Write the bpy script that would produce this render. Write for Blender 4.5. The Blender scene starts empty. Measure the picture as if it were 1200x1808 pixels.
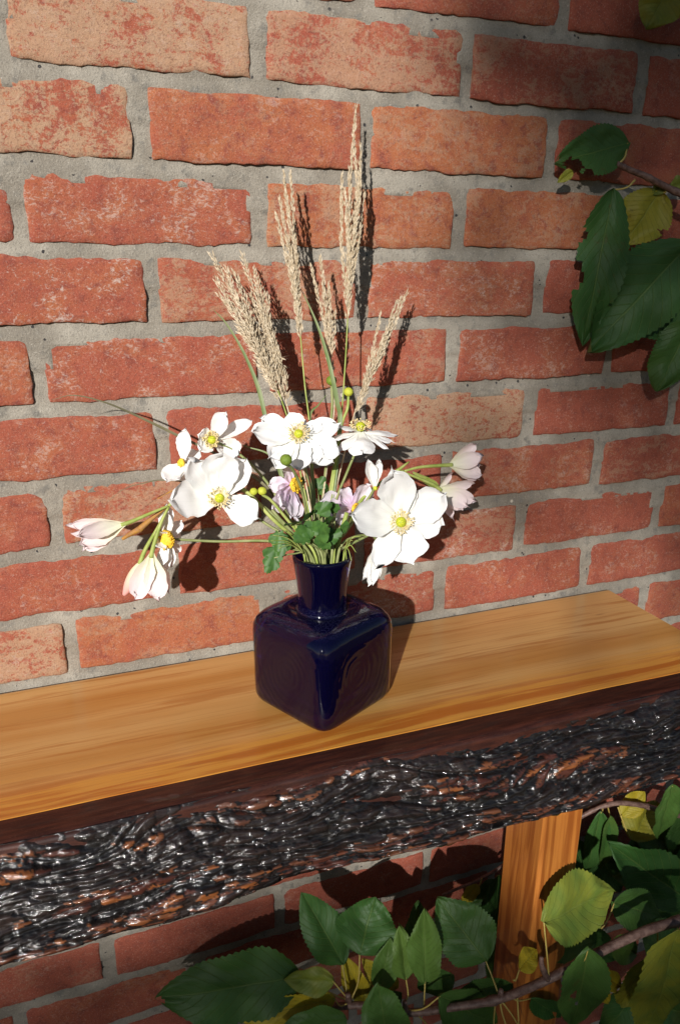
import bpy, math, random
from mathutils import Vector, Matrix, noise
R = math.radians
scene = bpy.context.scene
COL = scene.collection
random.seed(7)

# ------------------------------------------------------------------ camera, sky, sun, exposure
ZO = 1.6571                                   # height of the course-0 centre line above the ground
CAM = Vector((-0.0971, -0.7852, ZO - 0.1218))
RI = Vector((0.9365, -0.3507, 0.0048)); UP = Vector((0.1057, 0.2954, 0.9495)); FW = Vector((0.3344, 0.8887, -0.3137))
FPX = 1327.9
cam_data = bpy.data.cameras.new('camera'); cam = bpy.data.objects.new('camera', cam_data); COL.objects.link(cam)
BK = -FW
cam.matrix_world = Matrix(((RI.x, UP.x, BK.x, CAM.x), (RI.y, UP.y, BK.y, CAM.y), (RI.z, UP.z, BK.z, CAM.z), (0, 0, 0, 1)))
cam_data.sensor_fit = 'VERTICAL'; cam_data.sensor_height = 24.0; cam_data.sensor_width = 16.0
cam_data.lens = FPX / 1808 * 24.0
cam_data.clip_start = 0.01; cam_data.clip_end = 500
scene.camera = cam

SUN_AZ, SUN_EL = 34.0, 20.0                   # the light travels towards +x +y and down
world = bpy.data.worlds.new('World'); scene.world = world; world.use_nodes = True
wn = world.node_tree.nodes; wl = world.node_tree.links
sky = wn.new('ShaderNodeTexSky'); sky.sky_type = 'NISHITA'; sky.sun_disc = False
sky.sun_elevation = R(SUN_EL); sky.sun_rotation = R(180 + SUN_AZ)
sky.air_density = 1.0; sky.dust_density = 0.3; sky.ozone_density = 1.0
wn['Background'].inputs['Strength'].default_value = 0.05
wl.new(sky.outputs[0], wn['Background'].inputs['Color'])
sun_data = bpy.data.lights.new('sun', 'SUN'); sun_data.energy = 5.0; sun_data.angle = R(0.8); sun_data.color = (1.0, 0.96, 0.91)
sun = bpy.data.objects.new('sun', sun_data); COL.objects.link(sun)
travel = Vector((math.sin(R(SUN_AZ)) * math.cos(R(SUN_EL)), math.cos(R(SUN_AZ)) * math.cos(R(SUN_EL)), -math.sin(R(SUN_EL))))
sun.rotation_euler = travel.to_track_quat('-Z', 'Y').to_euler(); sun.location = (-2, -3, 4)
vs = scene.view_settings
vs.view_transform = 'Standard'; vs.look = 'None'; vs.exposure = 0.25; vs.gamma = 1.0; vs.use_curve_mapping = False
scene.cycles.use_denoising = True
scene.cycles.max_bounces = 10; scene.cycles.transmission_bounces = 10; scene.cycles.caustics_refractive = False; scene.cycles.caustics_reflective = False
scene.cycles.sample_clamp_indirect = 4.0

# ------------------------------------------------------------------ helpers
def at(px, py, y):
    """point of the vertical plane at distance y in front of the wall seen at photo position px, py"""
    d = FW + RI * ((px - 600) / FPX) - UP * ((py - 904) / FPX)
    return CAM + d * ((y - CAM.y) / d.y)
def px_size(p, n=1.0):
    return n * (p - CAM).dot(FW) / FPX
def empty(name, loc, label=None, cat=None, group=None):
    o = bpy.data.objects.new(name, None); COL.objects.link(o); o.location = loc; o.empty_display_size = 0.02
    if label: tag(o, label, cat, group)
    return o
def tag(o, label=None, cat=None, group=None, kind=None):
    if label: o['label'] = label
    if cat: o['category'] = cat
    if group: o['group'] = group
    if kind: o['kind'] = kind
    return o
def wloc(o):
    v = Vector(o.location)
    while o.parent: o = o.parent; v += Vector(o.location)
    return v
class MB:
    """collects world-space geometry; build() links it as one mesh object"""
    def __init__(s): s.v = []; s.f = []; s.uv = None; s.col = None
    def add(s, v, f):
        n = len(s.v); s.v += [tuple(p) for p in v]; s.f += [tuple(i + n for i in q) for q in f]
    def build(s, name, mat, parent=None, smooth=True, loc=None):
        me = bpy.data.meshes.new(name)
        org = Vector(loc) if loc is not None else (wloc(parent) if parent else Vector((0, 0, 0)))
        me.from_pydata([(p[0] - org.x, p[1] - org.y, p[2] - org.z) for p in s.v], [], s.f)
        if smooth: me.polygons.foreach_set('use_smooth', [True] * len(me.polygons))
        if s.uv is not None:
            L = me.uv_layers.new(name='UVMap'); li = [0] * len(me.loops); me.loops.foreach_get('vertex_index', li)
            flat = []
            for i in li: flat += s.uv[i]
            L.data.foreach_set('uv', flat)
        if s.col is not None:
            a = me.color_attributes.new('tint', 'FLOAT_COLOR', 'POINT'); flat = []
            for c in s.col: flat += [c[0], c[1], c[2], 1.0]
            a.data.foreach_set('color', flat)
        me.materials.append(mat); me.update()
        o = bpy.data.objects.new(name, me); COL.objects.link(o)
        if parent:
            o.parent = parent; o.location = org - wloc(parent)
        else: o.location = org
        return o
def catmull(pts, n=8):
    pts = [Vector(p) for p in pts]
    if len(pts) == 2: return [pts[0].lerp(pts[1], i / n) for i in range(n + 1)]
    P = [pts[0] * 2 - pts[1]] + pts + [pts[-1] * 2 - pts[-2]]; out = []
    for i in range(1, len(P) - 2):
        a, b, c, d = P[i - 1:i + 3]
        for k in range(n):
            t = k / n
            out.append(0.5 * ((2 * b) + (c - a) * t + (2 * a - 5 * b + 4 * c - d) * t * t + (3 * b - a - 3 * c + d) * t ** 3))
    out.append(P[-2]); return out
def frames(path):
    out = []; u = None
    for i, p in enumerate(path):
        t = (path[min(i + 1, len(path) - 1)] - path[max(i - 1, 0)])
        t = t.normalized() if t.length > 1e-9 else Vector((0, 0, 1))
        if u is None: u = t.orthogonal().normalized()
        u = (u - t * u.dot(t)); u = u.normalized() if u.length > 1e-6 else t.orthogonal().normalized()
        out.append((t, u, t.cross(u)))
    return out
def tube(mb, pts, r0, r1=None, n=6, seg=6, rf=None):
    r1 = r0 if r1 is None else r1
    path = catmull(pts, n); fr = frames(path); V = []; F = []
    for i, p in enumerate(path):
        t = i / (len(path) - 1); r = rf(t) if rf else r0 + (r1 - r0) * t
        for k in range(seg):
            a = 2 * math.pi * k / seg
            V.append(p + fr[i][1] * (r * math.cos(a)) + fr[i][2] * (r * math.sin(a)))
    for i in range(len(path) - 1):
        for k in range(seg):
            F.append((i * seg + k, i * seg + (k + 1) % seg, (i + 1) * seg + (k + 1) % seg, (i + 1) * seg + k))
    F.append(tuple(range(seg - 1, -1, -1))); F.append(tuple((len(path) - 1) * seg + k for k in range(seg)))
    mb.add(V, F)
def ball(mb, c, r, ax=Vector((0, 0, 1)), squash=1.0, nu=14, nv=9, bump=0.0, seed=0):
    ax = ax.normalized(); a = ax.orthogonal().normalized(); b = ax.cross(a); V = []; F = []
    for j in range(nv + 1):
        th = math.pi * j / nv
        for i in range(nu):
            ph = 2 * math.pi * i / nu
            rr = r * (1 + bump * noise.noise((6 * math.cos(ph) * math.sin(th) + seed, 6 * math.sin(ph) * math.sin(th), 6 * math.cos(th))))
            V.append(c + (a * math.cos(ph) + b * math.sin(ph)) * (rr * math.sin(th)) + ax * (rr * squash * math.cos(th)))
    for j in range(nv):
        for i in range(nu):
            F.append((j * nu + i, j * nu + (i + 1) % nu, (j + 1) * nu + (i + 1) % nu, (j + 1) * nu + i))
    mb.add(V, F)
def box(mb, x0, x1, y0, y1, z0, z1):
    mb.add([(x, y, z) for x in (x0, x1) for y in (y0, y1) for z in (z0, z1)],
           [(0, 1, 3, 2), (4, 6, 7, 5), (0, 4, 5, 1), (2, 3, 7, 6), (0, 2, 6, 4), (1, 5, 7, 3)])

# ------------------------------------------------------------------ materials
class NT:
    def __init__(s, name):
        s.m = bpy.data.materials.new(name); s.m.use_nodes = True; s.t = s.m.node_tree
        s.p = s.t.nodes['Principled BSDF']; s.out = s.t.nodes['Material Output']
    def n(s, typ, **kw):
        o = s.t.nodes.new('ShaderNode' + typ)
        for k, v in kw.items(): setattr(o, k, v)
        return o
    def l(s, a, b): s.t.links.new(a, b)
    def setv(s, sock, v):
        if hasattr(v, 'is_linked') or hasattr(v, 'links'): s.l(v, sock)
        else: sock.default_value = v
    def math(s, op, a, b=0.0, c=0.0, clamp=False):
        o = s.n('Math', operation=op); o.use_clamp = clamp
        s.setv(o.inputs[0], a); s.setv(o.inputs[1], b); s.setv(o.inputs[2], c); return o.outputs[0]
    def mix(s, f, a, b, typ='MIX'):
        o = s.n('Mix', data_type='RGBA', blend_type=typ)
        s.setv(o.inputs[0], f)
        for k, v in ((6, a), (7, b)):
            if isinstance(v, tuple): o.inputs[k].default_value = (*v, 1)
            else: s.l(v, o.inputs[k])
        return o.outputs[2]
    def noise(s, vec, scale, detail=4, rough=0.6, dist=0.0):
        o = s.n('TexNoise'); o.inputs['Scale'].default_value = scale; o.inputs['Detail'].default_value = detail
        o.inputs['Roughness'].default_value = rough; o.inputs['Distortion'].default_value = dist
        if vec is not None: s.l(vec, o.inputs['Vector'])
        return o.outputs['Fac']
    def step(s, v, a, b):
        o = s.n('MapRange'); o.interpolation_type = 'SMOOTHSTEP'; s.setv(o.inputs[0], v)
        o.inputs[1].default_value = a; o.inputs[2].default_value = b; return o.outputs[0]
    def scale(s, vec, sc):
        o = s.n('VectorMath', operation='MULTIPLY'); s.l(vec, o.inputs[0]); o.inputs[1].default_value = sc; return o.outputs[0]
    def addv(s, a, b):
        o = s.n('VectorMath', operation='ADD'); s.l(a, o.inputs[0]); s.l(b, o.inputs[1]); return o.outputs[0]
    def bump(s, h, strength, dist, prev=None):
        o = s.n('Bump'); o.inputs['Strength'].default_value = strength; o.inputs['Distance'].default_value = dist
        s.l(h, o.inputs['Height'])
        if prev is not None: s.l(prev, o.inputs['Normal'])
        return o.outputs[0]
    def set(s, **kw):
        for k, v in kw.items():
            sock = s.p.inputs[k.replace('_', ' ')]
            if isinstance(v, tuple) and len(v) == 3 and sock.type == 'RGBA': v = (*v, 1)
            s.setv(sock, v)
        return s

def mat_brick():
    """object colour: red = orange cast, green = buff patches, blue = white bloom"""
    m = NT('brick'); tc = m.n('TexCoord').outputs['Object']; oi = m.n('ObjectInfo')
    off = m.n('VectorMath', operation='SCALE'); off.inputs[0].default_value = (37, 19, 53); m.l(oi.outputs['Random'], off.inputs['Scale'])
    v = m.addv(tc, off.outputs[0])
    sp = m.n('SeparateColor'); m.l(oi.outputs['Color'], sp.inputs[0]); hue, cream, white = sp.outputs
    n1 = m.noise(v, 22, 6, .65, .5); n2 = m.noise(v, 85, 6, .7, .5); n3 = m.noise(v, 520, 4, .7); n4 = m.noise(v, 13, 7, .68, .9); n5 = m.noise(v, 230, 5, .75, .3)
    streak = m.noise(m.scale(v, (1.0, 1.0, 2.2)), 42, 7, .7, 1.3)
    col = m.mix(m.step(m.math('ADD', m.math('MULTIPLY', hue, .8), m.math('MULTIPLY', m.math('SUBTRACT', n1, .5), 2.0)), .1, .9), (.310, .082, .050), (.355, .120, .052))
    col = m.mix(m.step(n2, .46, .72), col, (.215, .058, .042))
    q = m.math('ADD', m.math('ADD', n4, m.math('MULTIPLY', m.math('SUBTRACT', streak, .5), .85)), m.math('MULTIPLY', m.math('SUBTRACT', n5, .5), .90))
    cm = m.math('MULTIPLY', m.step(m.math('ADD', q, m.math('MULTIPLY', m.math('SUBTRACT', cream, .5), .26)), .47, .64), m.math('MULTIPLY', cream, 1.0, clamp=True))
    col = m.mix(m.math('MULTIPLY', cm, .88), col, m.mix(n2, (.37, .21, .115), (.43, .31, .21)))
    wq = m.math('ADD', m.math('MULTIPLY', m.noise(m.scale(v, (1, 1, 1.5)), 170, 6, .78, .7), .75), m.math('MULTIPLY', n1, .45))
    wm = m.math('MULTIPLY', m.step(wq, .63, .73), m.math('ADD', m.math('MULTIPLY', white, .85), .06))
    col = m.mix(wm, col, (.50, .40, .35))
    col = m.mix(m.math('MULTIPLY', m.step(n5, .54, .72), .55), col, (.130, .040, .030))
    col = m.mix(m.math('MULTIPLY', m.step(n3, .53, .68), .50), col, (.10, .035, .026))
    col = m.mix(m.math('MULTIPLY', m.step(m.noise(v, 620, 4, .75), .54, .68), .50), col, (.52, .33, .25))
    m.set(Base_Color=col, Roughness=.93, Specular_IOR_Level=.2)
    h = m.math('ADD', m.math('MULTIPLY', streak, .6), m.math('ADD', m.math('MULTIPLY', n3, .35), m.math('ADD', m.math('MULTIPLY', n2, .35), m.math('MULTIPLY', n5, .35))))
    m.set(Normal=m.bump(h, .85, .0022)); return m.m
def mat_mortar():
    m = NT('mortar'); tc = m.n('TexCoord').outputs['Object']
    a = m.noise(tc, 14, 5, .6); b = m.noise(tc, 480, 4, .75); c = m.noise(tc, 75, 4, .6)
    lt = m.step(m.noise(tc, 560, 3, .7), .56, .70)
    col = m.mix(m.step(a, .35, .68), (.240, .212, .172), (.370, .335, .278))
    col = m.mix(m.step(c, .52, .72), col, (.20, .185, .16))
    vo = m.n('TexVoronoi'); vo.inputs['Scale'].default_value = 95; m.l(tc, vo.inputs['Vector'])
    dark = m.math('MULTIPLY', m.math('LESS_THAN', vo.outputs['Distance'], .16), m.math('GREATER_THAN', m.noise(tc, 46, 2), .57))
    col = m.mix(dark, col, (.045, .042, .042))
    vp = m.n('TexVoronoi'); vp.inputs['Scale'].default_value = 21; m.l(tc, vp.inputs['Vector'])
    spp = m.n('SeparateColor'); m.l(vp.outputs['Color'], spp.inputs[0])
    peb = m.math('MULTIPLY', m.math('LESS_THAN', vp.outputs['Distance'], .055), m.math('GREATER_THAN', spp.outputs[0], .72))
    col = m.mix(peb, col, (.62, .55, .45))
    col = m.mix(m.math('MULTIPLY', m.step(b, .52, .68), .55), col, (.13, .115, .10))
    col = m.mix(m.math('MULTIPLY', lt, .45), col, (.55, .51, .44))
    m.set(Base_Color=col, Roughness=.95, Specular_IOR_Level=.2)
    m.set(Normal=m.bump(m.math('ADD', b, m.math('MULTIPLY', c, .7)), .8, .0022)); return m.m
def mat_board():
    m = NT('varnished_wood'); g = m.n('TexCoord').outputs['Object']
    wob = m.noise(m.scale(g, (2.2, 5, 5)), 1.0, 3, .5)
    sx = m.n('SeparateXYZ'); m.l(g, sx.inputs[0])
    yy = m.math('ADD', sx.outputs[1], m.math('MULTIPLY', m.math('SUBTRACT', wob, .5), .035))
    cb = m.n('CombineXYZ'); m.l(m.math('MULTIPLY', sx.outputs[0], .05), cb.inputs[0]); m.l(yy, cb.inputs[1]); m.l(m.math('MULTIPLY', sx.outputs[2], .8), cb.inputs[2])
    rings = m.noise(cb.outputs[0], 95, 4, .6); fine = m.noise(m.scale(g, (5, 520, 200)), 1.0, 4, .65); broad = m.noise(cb.outputs[0], 16, 2, .5)
    col = m.mix(m.step(broad, .36, .64), (.50, .235, .055), (.64, .375, .130))
    col = m.mix(m.math('MULTIPLY', m.step(rings, .50, .68), .70), col, (.40, .145, .022))
    edge = m.step(m.math('ADD', sx.outputs[1], m.math('MULTIPLY', m.math('SUBTRACT', rings, .5), .05)), -.028, -.062)
    col = m.mix(m.math('MULTIPLY', edge, .85), col, m.mix(m.step(rings, .44, .6), (.62, .27, .035), (.44, .12, .008)))
    col = m.mix(m.math('MULTIPLY', m.step(fine, .50, .68), .36), col, (.34, .14, .03))
    ks = m.n('TexVoronoi'); ks.inputs['Scale'].default_value = 1; m.l(m.scale(m.addv(g, m.n('TexCoord').outputs['Object']), (2.2, 9, 0.01)), ks.inputs['Vector'])
    kn = m.math('MULTIPLY', m.step(m.math('ADD', ks.outputs['Distance'], m.math('MULTIPLY', fine, .05)), .085, .045), .75)
    col = m.mix(kn, col, (.20, .07, .02))
    m.set(Base_Color=col, Roughness=.42, Coat_Weight=.55, Coat_Roughness=.16, Specular_IOR_Level=.4)
    m.set(Normal=m.bump(fine, .12, .0006)); return m.m
def mat_legwood():
    m = NT('varnished_leg_wood'); g = m.n('TexCoord').outputs['Object']
    w = m.noise(m.scale(g, (7, 7, 2)), 1.0, 3, .5)
    sx = m.n('SeparateXYZ'); m.l(g, sx.inputs[0])
    cb = m.n('CombineXYZ'); k = m.math('MULTIPLY', m.math('SUBTRACT', w, .5), .03)
    m.l(m.math('ADD', sx.outputs[0], k), cb.inputs[0]); m.l(m.math('ADD', sx.outputs[1], k), cb.inputs[1]); m.l(m.math('MULTIPLY', sx.outputs[2], .04), cb.inputs[2])
    rings = m.noise(cb.outputs[0], 120, 3, .55); fine = m.noise(m.scale(g, (350, 350, 5)), 1.0, 3, .6)
    col = m.mix(m.step(rings, .42, .62), (.42, .150, .028), (.25, .072, .012))
    col = m.mix(m.math('MULTIPLY', m.step(fine, .5, .75), .35), col, (.24, .07, .012))
    m.set(Base_Color=col, Roughness=.4, Coat_Weight=.6, Coat_Roughness=.14)
    m.set(Normal=m.bump(fine, .12, .0006)); return m.m
def mat_bark():
    m = NT('varnished_bark'); g = m.n('TexCoord').outputs['Object']
    a = m.n('Attribute'); a.attribute_name = 'tint'
    n1 = m.noise(m.scale(g, (45, 240, 240)), 1.0, 5, .65); n2 = m.noise(m.scale(g, (330, 520, 520)), 1.0, 4, .6); n3 = m.noise(g, 95, 3, .6)
    col = m.mix(m.step(n1, .40, .70), a.outputs['Color'], m.mix(.5, a.outputs['Color'], (.010, .007, .006)))
    m.set(Base_Color=col, Roughness=.5, Specular_IOR_Level=.2, Coat_Weight=1.0, Coat_Roughness=.10, Coat_IOR=1.55)
    b = m.bump(n1, .45, .0020); b1 = m.bump(n3, .35, .0040, b); b2 = m.bump(n2, .36, .0012, b1)
    m.set(Normal=b, Coat_Normal=b2); return m.m
def mat_rim():
    m = NT('varnished_inner_bark'); g = m.n('TexCoord').outputs['Object']
    f = m.noise(m.scale(g, (25, 260, 120)), 1.0, 4, .65); sp = m.noise(g, 900, 2, .5)
    col = m.mix(m.step(f, .35, .7), (.022, .006, .004), (.055, .015, .008))
    col = m.mix(m.math('MULTIPLY', m.step(sp, .62, .75), .35), col, (.16, .07, .04))
    m.set(Base_Color=col, Roughness=.5, Specular_IOR_Level=.25, Coat_Weight=.35, Coat_Roughness=.08)
    m.set(Normal=m.bump(sp, .10, .0006)); return m.m
def mat_glass():
    m = NT('cobalt_glass'); g = m.n('TexCoord').outputs['Object']
    geo = m.n('SeparateXYZ'); m.l(g, geo.inputs[0])
    # pressed swirl rings on the four faces
    zc = m.math('SUBTRACT', geo.outputs[2], .052)
    def rad(h): return m.math('SQRT', m.math('ADD', m.math('MULTIPLY', h, h), m.math('MULTIPLY', m.math('MULTIPLY', zc, zc), .8)))
    wob = m.math('MULTIPLY', m.noise(g, 28, 2), .012)
    rr = m.math('ADD', m.math('MINIMUM', rad(m.math('ADD', geo.outputs[0], .006)), rad(m.math('ADD', geo.outputs[1], .004))), wob)
    ring = m.math('MULTIPLY', m.math('SINE', m.math('MULTIPLY', rr, 900)), m.step(geo.outputs[2], .098, .085))
    dust = m.noise(g, 1500, 2, .5); shoulder = m.math('MULTIPLY', m.step(geo.outputs[2], .096, .101), m.step(geo.outputs[2], .112, .110))
    dm = m.math('MULTIPLY', m.step(dust, .52, .70), m.math('MULTIPLY', shoulder, .55))
    m.set(Base_Color=m.mix(dm, (.010, .007, .125), (.10, .10, .11)), Roughness=m.math('ADD', .03, m.math('MULTIPLY', dm, .6)), IOR=1.5,
          Transmission_Weight=m.math('SUBTRACT', .92, m.math('MULTIPLY', dm, .8)), Specular_IOR_Level=.5)
    m.set(Normal=m.bump(m.math('ADD', m.math('MULTIPLY', ring, .5), m.math('MULTIPLY', m.noise(g, 40, 3), 1.2)), .08, .0011)); return m.m
def mat_petal(name, c0, c1, tr, veins=.25):
    """UV.x base to tip, UV.y across"""
    m = NT(name); uv = m.n('UVMap').outputs[0]; sx = m.n('SeparateXYZ'); m.l(uv, sx.inputs[0])
    vn = m.noise(m.scale(uv, (1.5, 26, 1)), 1.0, 3, .5); u = sx.outputs[0]
    col = m.mix(m.step(u, .0, .9), c0, c1)
    col = m.mix(m.math('MULTIPLY', m.step(vn, .52, .70), veins), col, tuple(x * .80 for x in c1))
    m.set(Base_Color=col, Roughness=.55, Specular_IOR_Level=.25)
    m.set(Normal=m.bump(vn, .25, .0008))
    tl = m.n('BsdfTranslucent'); m.l(col, tl.inputs[0]); mx = m.n('MixShader'); mx.inputs[0].default_value = tr
    m.l(m.p.outputs[0], mx.inputs[1]); m.l(tl.outputs[0], mx.inputs[2]); m.l(mx.outputs[0], m.out.inputs[0]); return m.m
def mat_leaf():
    """object colour: red = how yellow, green = brightness, blue = brown spotting"""
    m = NT('leaf'); uv = m.n('UVMap').outputs[0]; sx = m.n('SeparateXYZ'); m.l(uv, sx.inputs[0]); u, v, _ = sx.outputs
    oi = m.n('ObjectInfo'); sp = m.n('SeparateColor'); m.l(oi.outputs['Color'], sp.inputs[0]); yel, bri, spot = sp.outputs
    w = m.math('ABSOLUTE', m.math('SUBTRACT', v, .5))
    ph = m.math('FRACT', m.math('MULTIPLY', m.math('SUBTRACT', u, m.math('MULTIPLY', w, .55)), 11.0))
    vein = m.math('MAXIMUM', m.step(m.math('ABSOLUTE', m.math('SUBTRACT', ph, .5)), .44, .49), m.step(w, .022, .008))
    tc = m.n('TexCoord').outputs['Object']; n1 = m.noise(tc, 40, 4, .6); n2 = m.noise(tc, 350, 3, .6)
    green = m.mix(n1, (.022, .070, .016), (.040, .115, .022)); pale = (.12, .20, .035); ylw = (.50, .34, .012)
    g2 = m.mix(bri, green, pale)
    yf = m.math('MULTIPLY', yel, m.step(m.math('ADD', m.noise(tc, 22, 2), m.math('MULTIPLY', yel, .8)), .45, .95), clamp=True)
    col = m.mix(yf, g2, m.mix(m.noise(tc, 55, 3), ylw, (.40, .36, .03)))
    col = m.mix(m.math('MULTIPLY', vein, .30), col, (.15, .21, .05))
    bs = m.math('MULTIPLY', m.step(m.noise(tc, 75, 3, .6), .62, .68), spot); col = m.mix(bs, col, (.10, .035, .012))
    geo = m.n('NewGeometry')
    col = m.mix(m.math('MULTIPLY', geo.outputs['Backfacing'], .55), col, (.20, .27, .09))
    m.set(Base_Color=col, Roughness=.52, Specular_IOR_Level=.32)
    m.set(Normal=m.bump(m.math('ADD', m.math('MULTIPLY', n2, .5), m.math('MULTIPLY', vein, -.8)), .6, .0014))
    tl = m.n('BsdfTranslucent'); m.l(col, tl.inputs[0]); mx = m.n('MixShader'); mx.inputs[0].default_value = .22
    m.l(m.p.outputs[0], mx.inputs[1]); m.l(tl.outputs[0], mx.inputs[2]); m.l(mx.outputs[0], m.out.inputs[0]); return m.m
def mat_plain(name, c0, c1, scale=200, rough=.6, bump=.3, stretch=None, trans=0):
    m = NT(name); tc = m.n('TexCoord').outputs['Object']
    if stretch: tc = m.scale(tc, stretch)
    n = m.noise(tc, scale, 4, .6)
    col = m.mix(m.step(n, .3, .7), c0, c1); m.set(Base_Color=col, Roughness=rough, Specular_IOR_Level=.35, Normal=m.bump(n, bump, .0008))
    if trans:
        tl = m.n('BsdfTranslucent'); m.l(col, tl.inputs[0]); mx = m.n('MixShader'); mx.inputs[0].default_value = trans
        m.l(m.p.outputs[0], mx.inputs[1]); m.l(tl.outputs[0], mx.inputs[2]); m.l(mx.outputs[0], m.out.inputs[0])
    return m.m
def mat_flowereye():
    m = NT('flower_eye'); tc = m.n('TexCoord').outputs['Object']; vo = m.n('TexVoronoi'); vo.inputs['Scale'].default_value = 900; m.l(tc, vo.inputs['Vector'])
    m.set(Base_Color=m.mix(m.step(vo.outputs['Distance'], .2, .7), (.62, .62, .03), (.33, .38, .015)), Roughness=.6, Normal=m.bump(vo.outputs['Distance'], -.6, .0008)); return m.m
M = dict(brick=mat_brick(), mortar=mat_mortar(), board=mat_board(), leg=mat_legwood(), bark=mat_bark(), rim=mat_rim(), glass=mat_glass(), leaf=mat_leaf(),
    white=mat_petal('white_petal', (.86, .86, .80), (.88, .88, .87), .22), lilac=mat_petal('lilac_petal', (.70, .52, .70), (.86, .80, .86), .25, .5),
    blush=mat_petal('blush_petal', (.82, .82, .60), (.86, .74, .75), .25, .35), pinkbud=mat_petal('pink_bud_petal', (.84, .78, .50), (.84, .42, .38), .15, .35),
    eye=mat_flowereye(), seed=mat_plain('green_seed', (.11, .17, .02), (.20, .28, .03), 900, .6, .8), seedlight=mat_plain('light_green_seed', (.40, .45, .03), (.52, .52, .06), 900, .6, .8),
    stamen=mat_plain('stamen', (.78, .58, .22), (.80, .70, .45), 300, .6), gold=mat_plain('golden_stamen', (.74, .42, .02), (.82, .55, .05), 500, .6, .8),
    stem=mat_plain('green_stem', (.16, .20, .06), (.27, .28, .12), 90, .55, .3), stemlight=mat_plain('light_green_stem', (.22, .29, .05), (.38, .42, .13), 70, .5, .2),
    blade=mat_plain('grass_blade', (.13, .19, .06), (.20, .24, .10), 60, .5, .2, (1, 1, 1), .15), dryblade=mat_plain('dry_grass_blade', (.085, .075, .035), (.15, .13, .065), 60, .6, .2), brown=mat_plain('withered_petal', (.42, .20, .03), (.30, .15, .06), 200, .7, .5),
    straw=mat_plain('grass_straw', (.48, .37, .23), (.72, .62, .46), 260, .6, .4, None, .15), sprig=mat_plain('sprig_leaf', (.035, .095, .02), (.07, .16, .03), 120, .5, .5, None, .15),
    twig=mat_plain('cherry_twig', (.085, .045, .035), (.20, .125, .10), 170, .5, .7), stalk=mat_plain('leaf_stalk', (.36, .27, .06), (.42, .33, .10), 80, .5, .2),
    soil=mat_plain('soil', (.035, .026, .018), (.075, .055, .038), 22, .95, .9))

# ------------------------------------------------------------------ ground
g = MB(); S = 60; n = 24
gv = [(-S + 2 * S * i / n, -S + 2 * S * j / n, 0) for j in range(n + 1) for i in range(n + 1)]
g.add(gv, [(j * (n + 1) + i, j * (n + 1) + i + 1, (j + 1) * (n + 1) + i + 1, (j + 1) * (n + 1) + i) for j in range(n) for i in range(n)])
tag(g.build('ground', M['soil']), 'dark bare garden soil at the foot of the wall', None, None, 'structure')

# ------------------------------------------------------------------ brick wall
CH, CL = 0.07422, 0.225                         # course height, brick module
BL, BH = 0.2095, 0.0605                          # brick
wall = empty('brick_wall', (0.3, 0, 0), 'red brick wall with grey mortar joints behind the shelf', 'wall')
def brick_mesh(seed, detail):
    rx = random.Random(seed)
    def lines(n, size):
        h = size / 2; e = [-h, -h + .0007, -h + .0024]
        inner = [-h + .0024 + (size - .0048) * i / n for i in range(1, n)]
        return e + inner + [h - .0024, h - .0007, h]
    xs = lines(34 if detail else 3, BL); zs = lines(10 if detail else 2, BH); nx, nz = len(xs), len(zs)
    def nz1(a, b): return noise.noise((a, b, seed * 3.17))
    V = []; tilt = rx.uniform(-.006, .006); dy = rx.uniform(-.0012, .0012); rot = rx.uniform(-.006, .006)
    for z in zs:
        for x in xs:
            wx = abs(x) / (BL / 2); wz = abs(z) / (BH / 2); sx = 1 if x > 0 else -1; sz = 1 if z > 0 else -1
            X = x + wx ** 3 * (nz1(z * 40 + 9 * sx, 5.0) * .0022 + nz1(z * 170, 9 + sx) * .0012 + nz1(z * 420, 19 + sx) * .0007)
            Z = z + wz ** 3 * (nz1(x * 26 + 7 * sz, 1.0) * .0030 + nz1(x * 130, 3 + sz) * .0015 + nz1(x * 330, 13 + sz) * .0009)
            Z += X * rot
            d = min(BL / 2 - abs(x), BH / 2 - abs(z)); dc = max(wx - .93, 0) * max(wz - .80, 0)
            y = dy + X * tilt + nz1(x * 22, z * 22) * .0010 + nz1(x * 70, z * 70 + 4) * .0007 + nz1(x * 190, z * 190) * .0004
            y += .0013 * max(0, 1 - d / .0026) ** 1.4 * (1 + 1.2 * nz1(x * 90, z * 90 + 8)) + dc * .12
            V.append((X, max(y, -.0026), Z))
    F = [(j * nx + i, (j + 1) * nx + i, (j + 1) * nx + i + 1, j * nx + i + 1) for j in range(nz - 1) for i in range(nx - 1)]
    F = [q[::-1] for q in F]
    ring = [i for i in range(nx)] + [j * nx + nx - 1 for j in range(1, nz)] + [(nz - 1) * nx + i for i in range(nx - 2, -1, -1)] + [j * nx for j in range(nz - 2, 0, -1)]
    b0 = len(V); V += [(V[i][0], .02, V[i][2]) for i in ring]; k = len(ring)
    F += [(ring[i], ring[(i + 1) % k], b0 + (i + 1) % k, b0 + i)[::-1] for i in range(k)]
    return V, F
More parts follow.
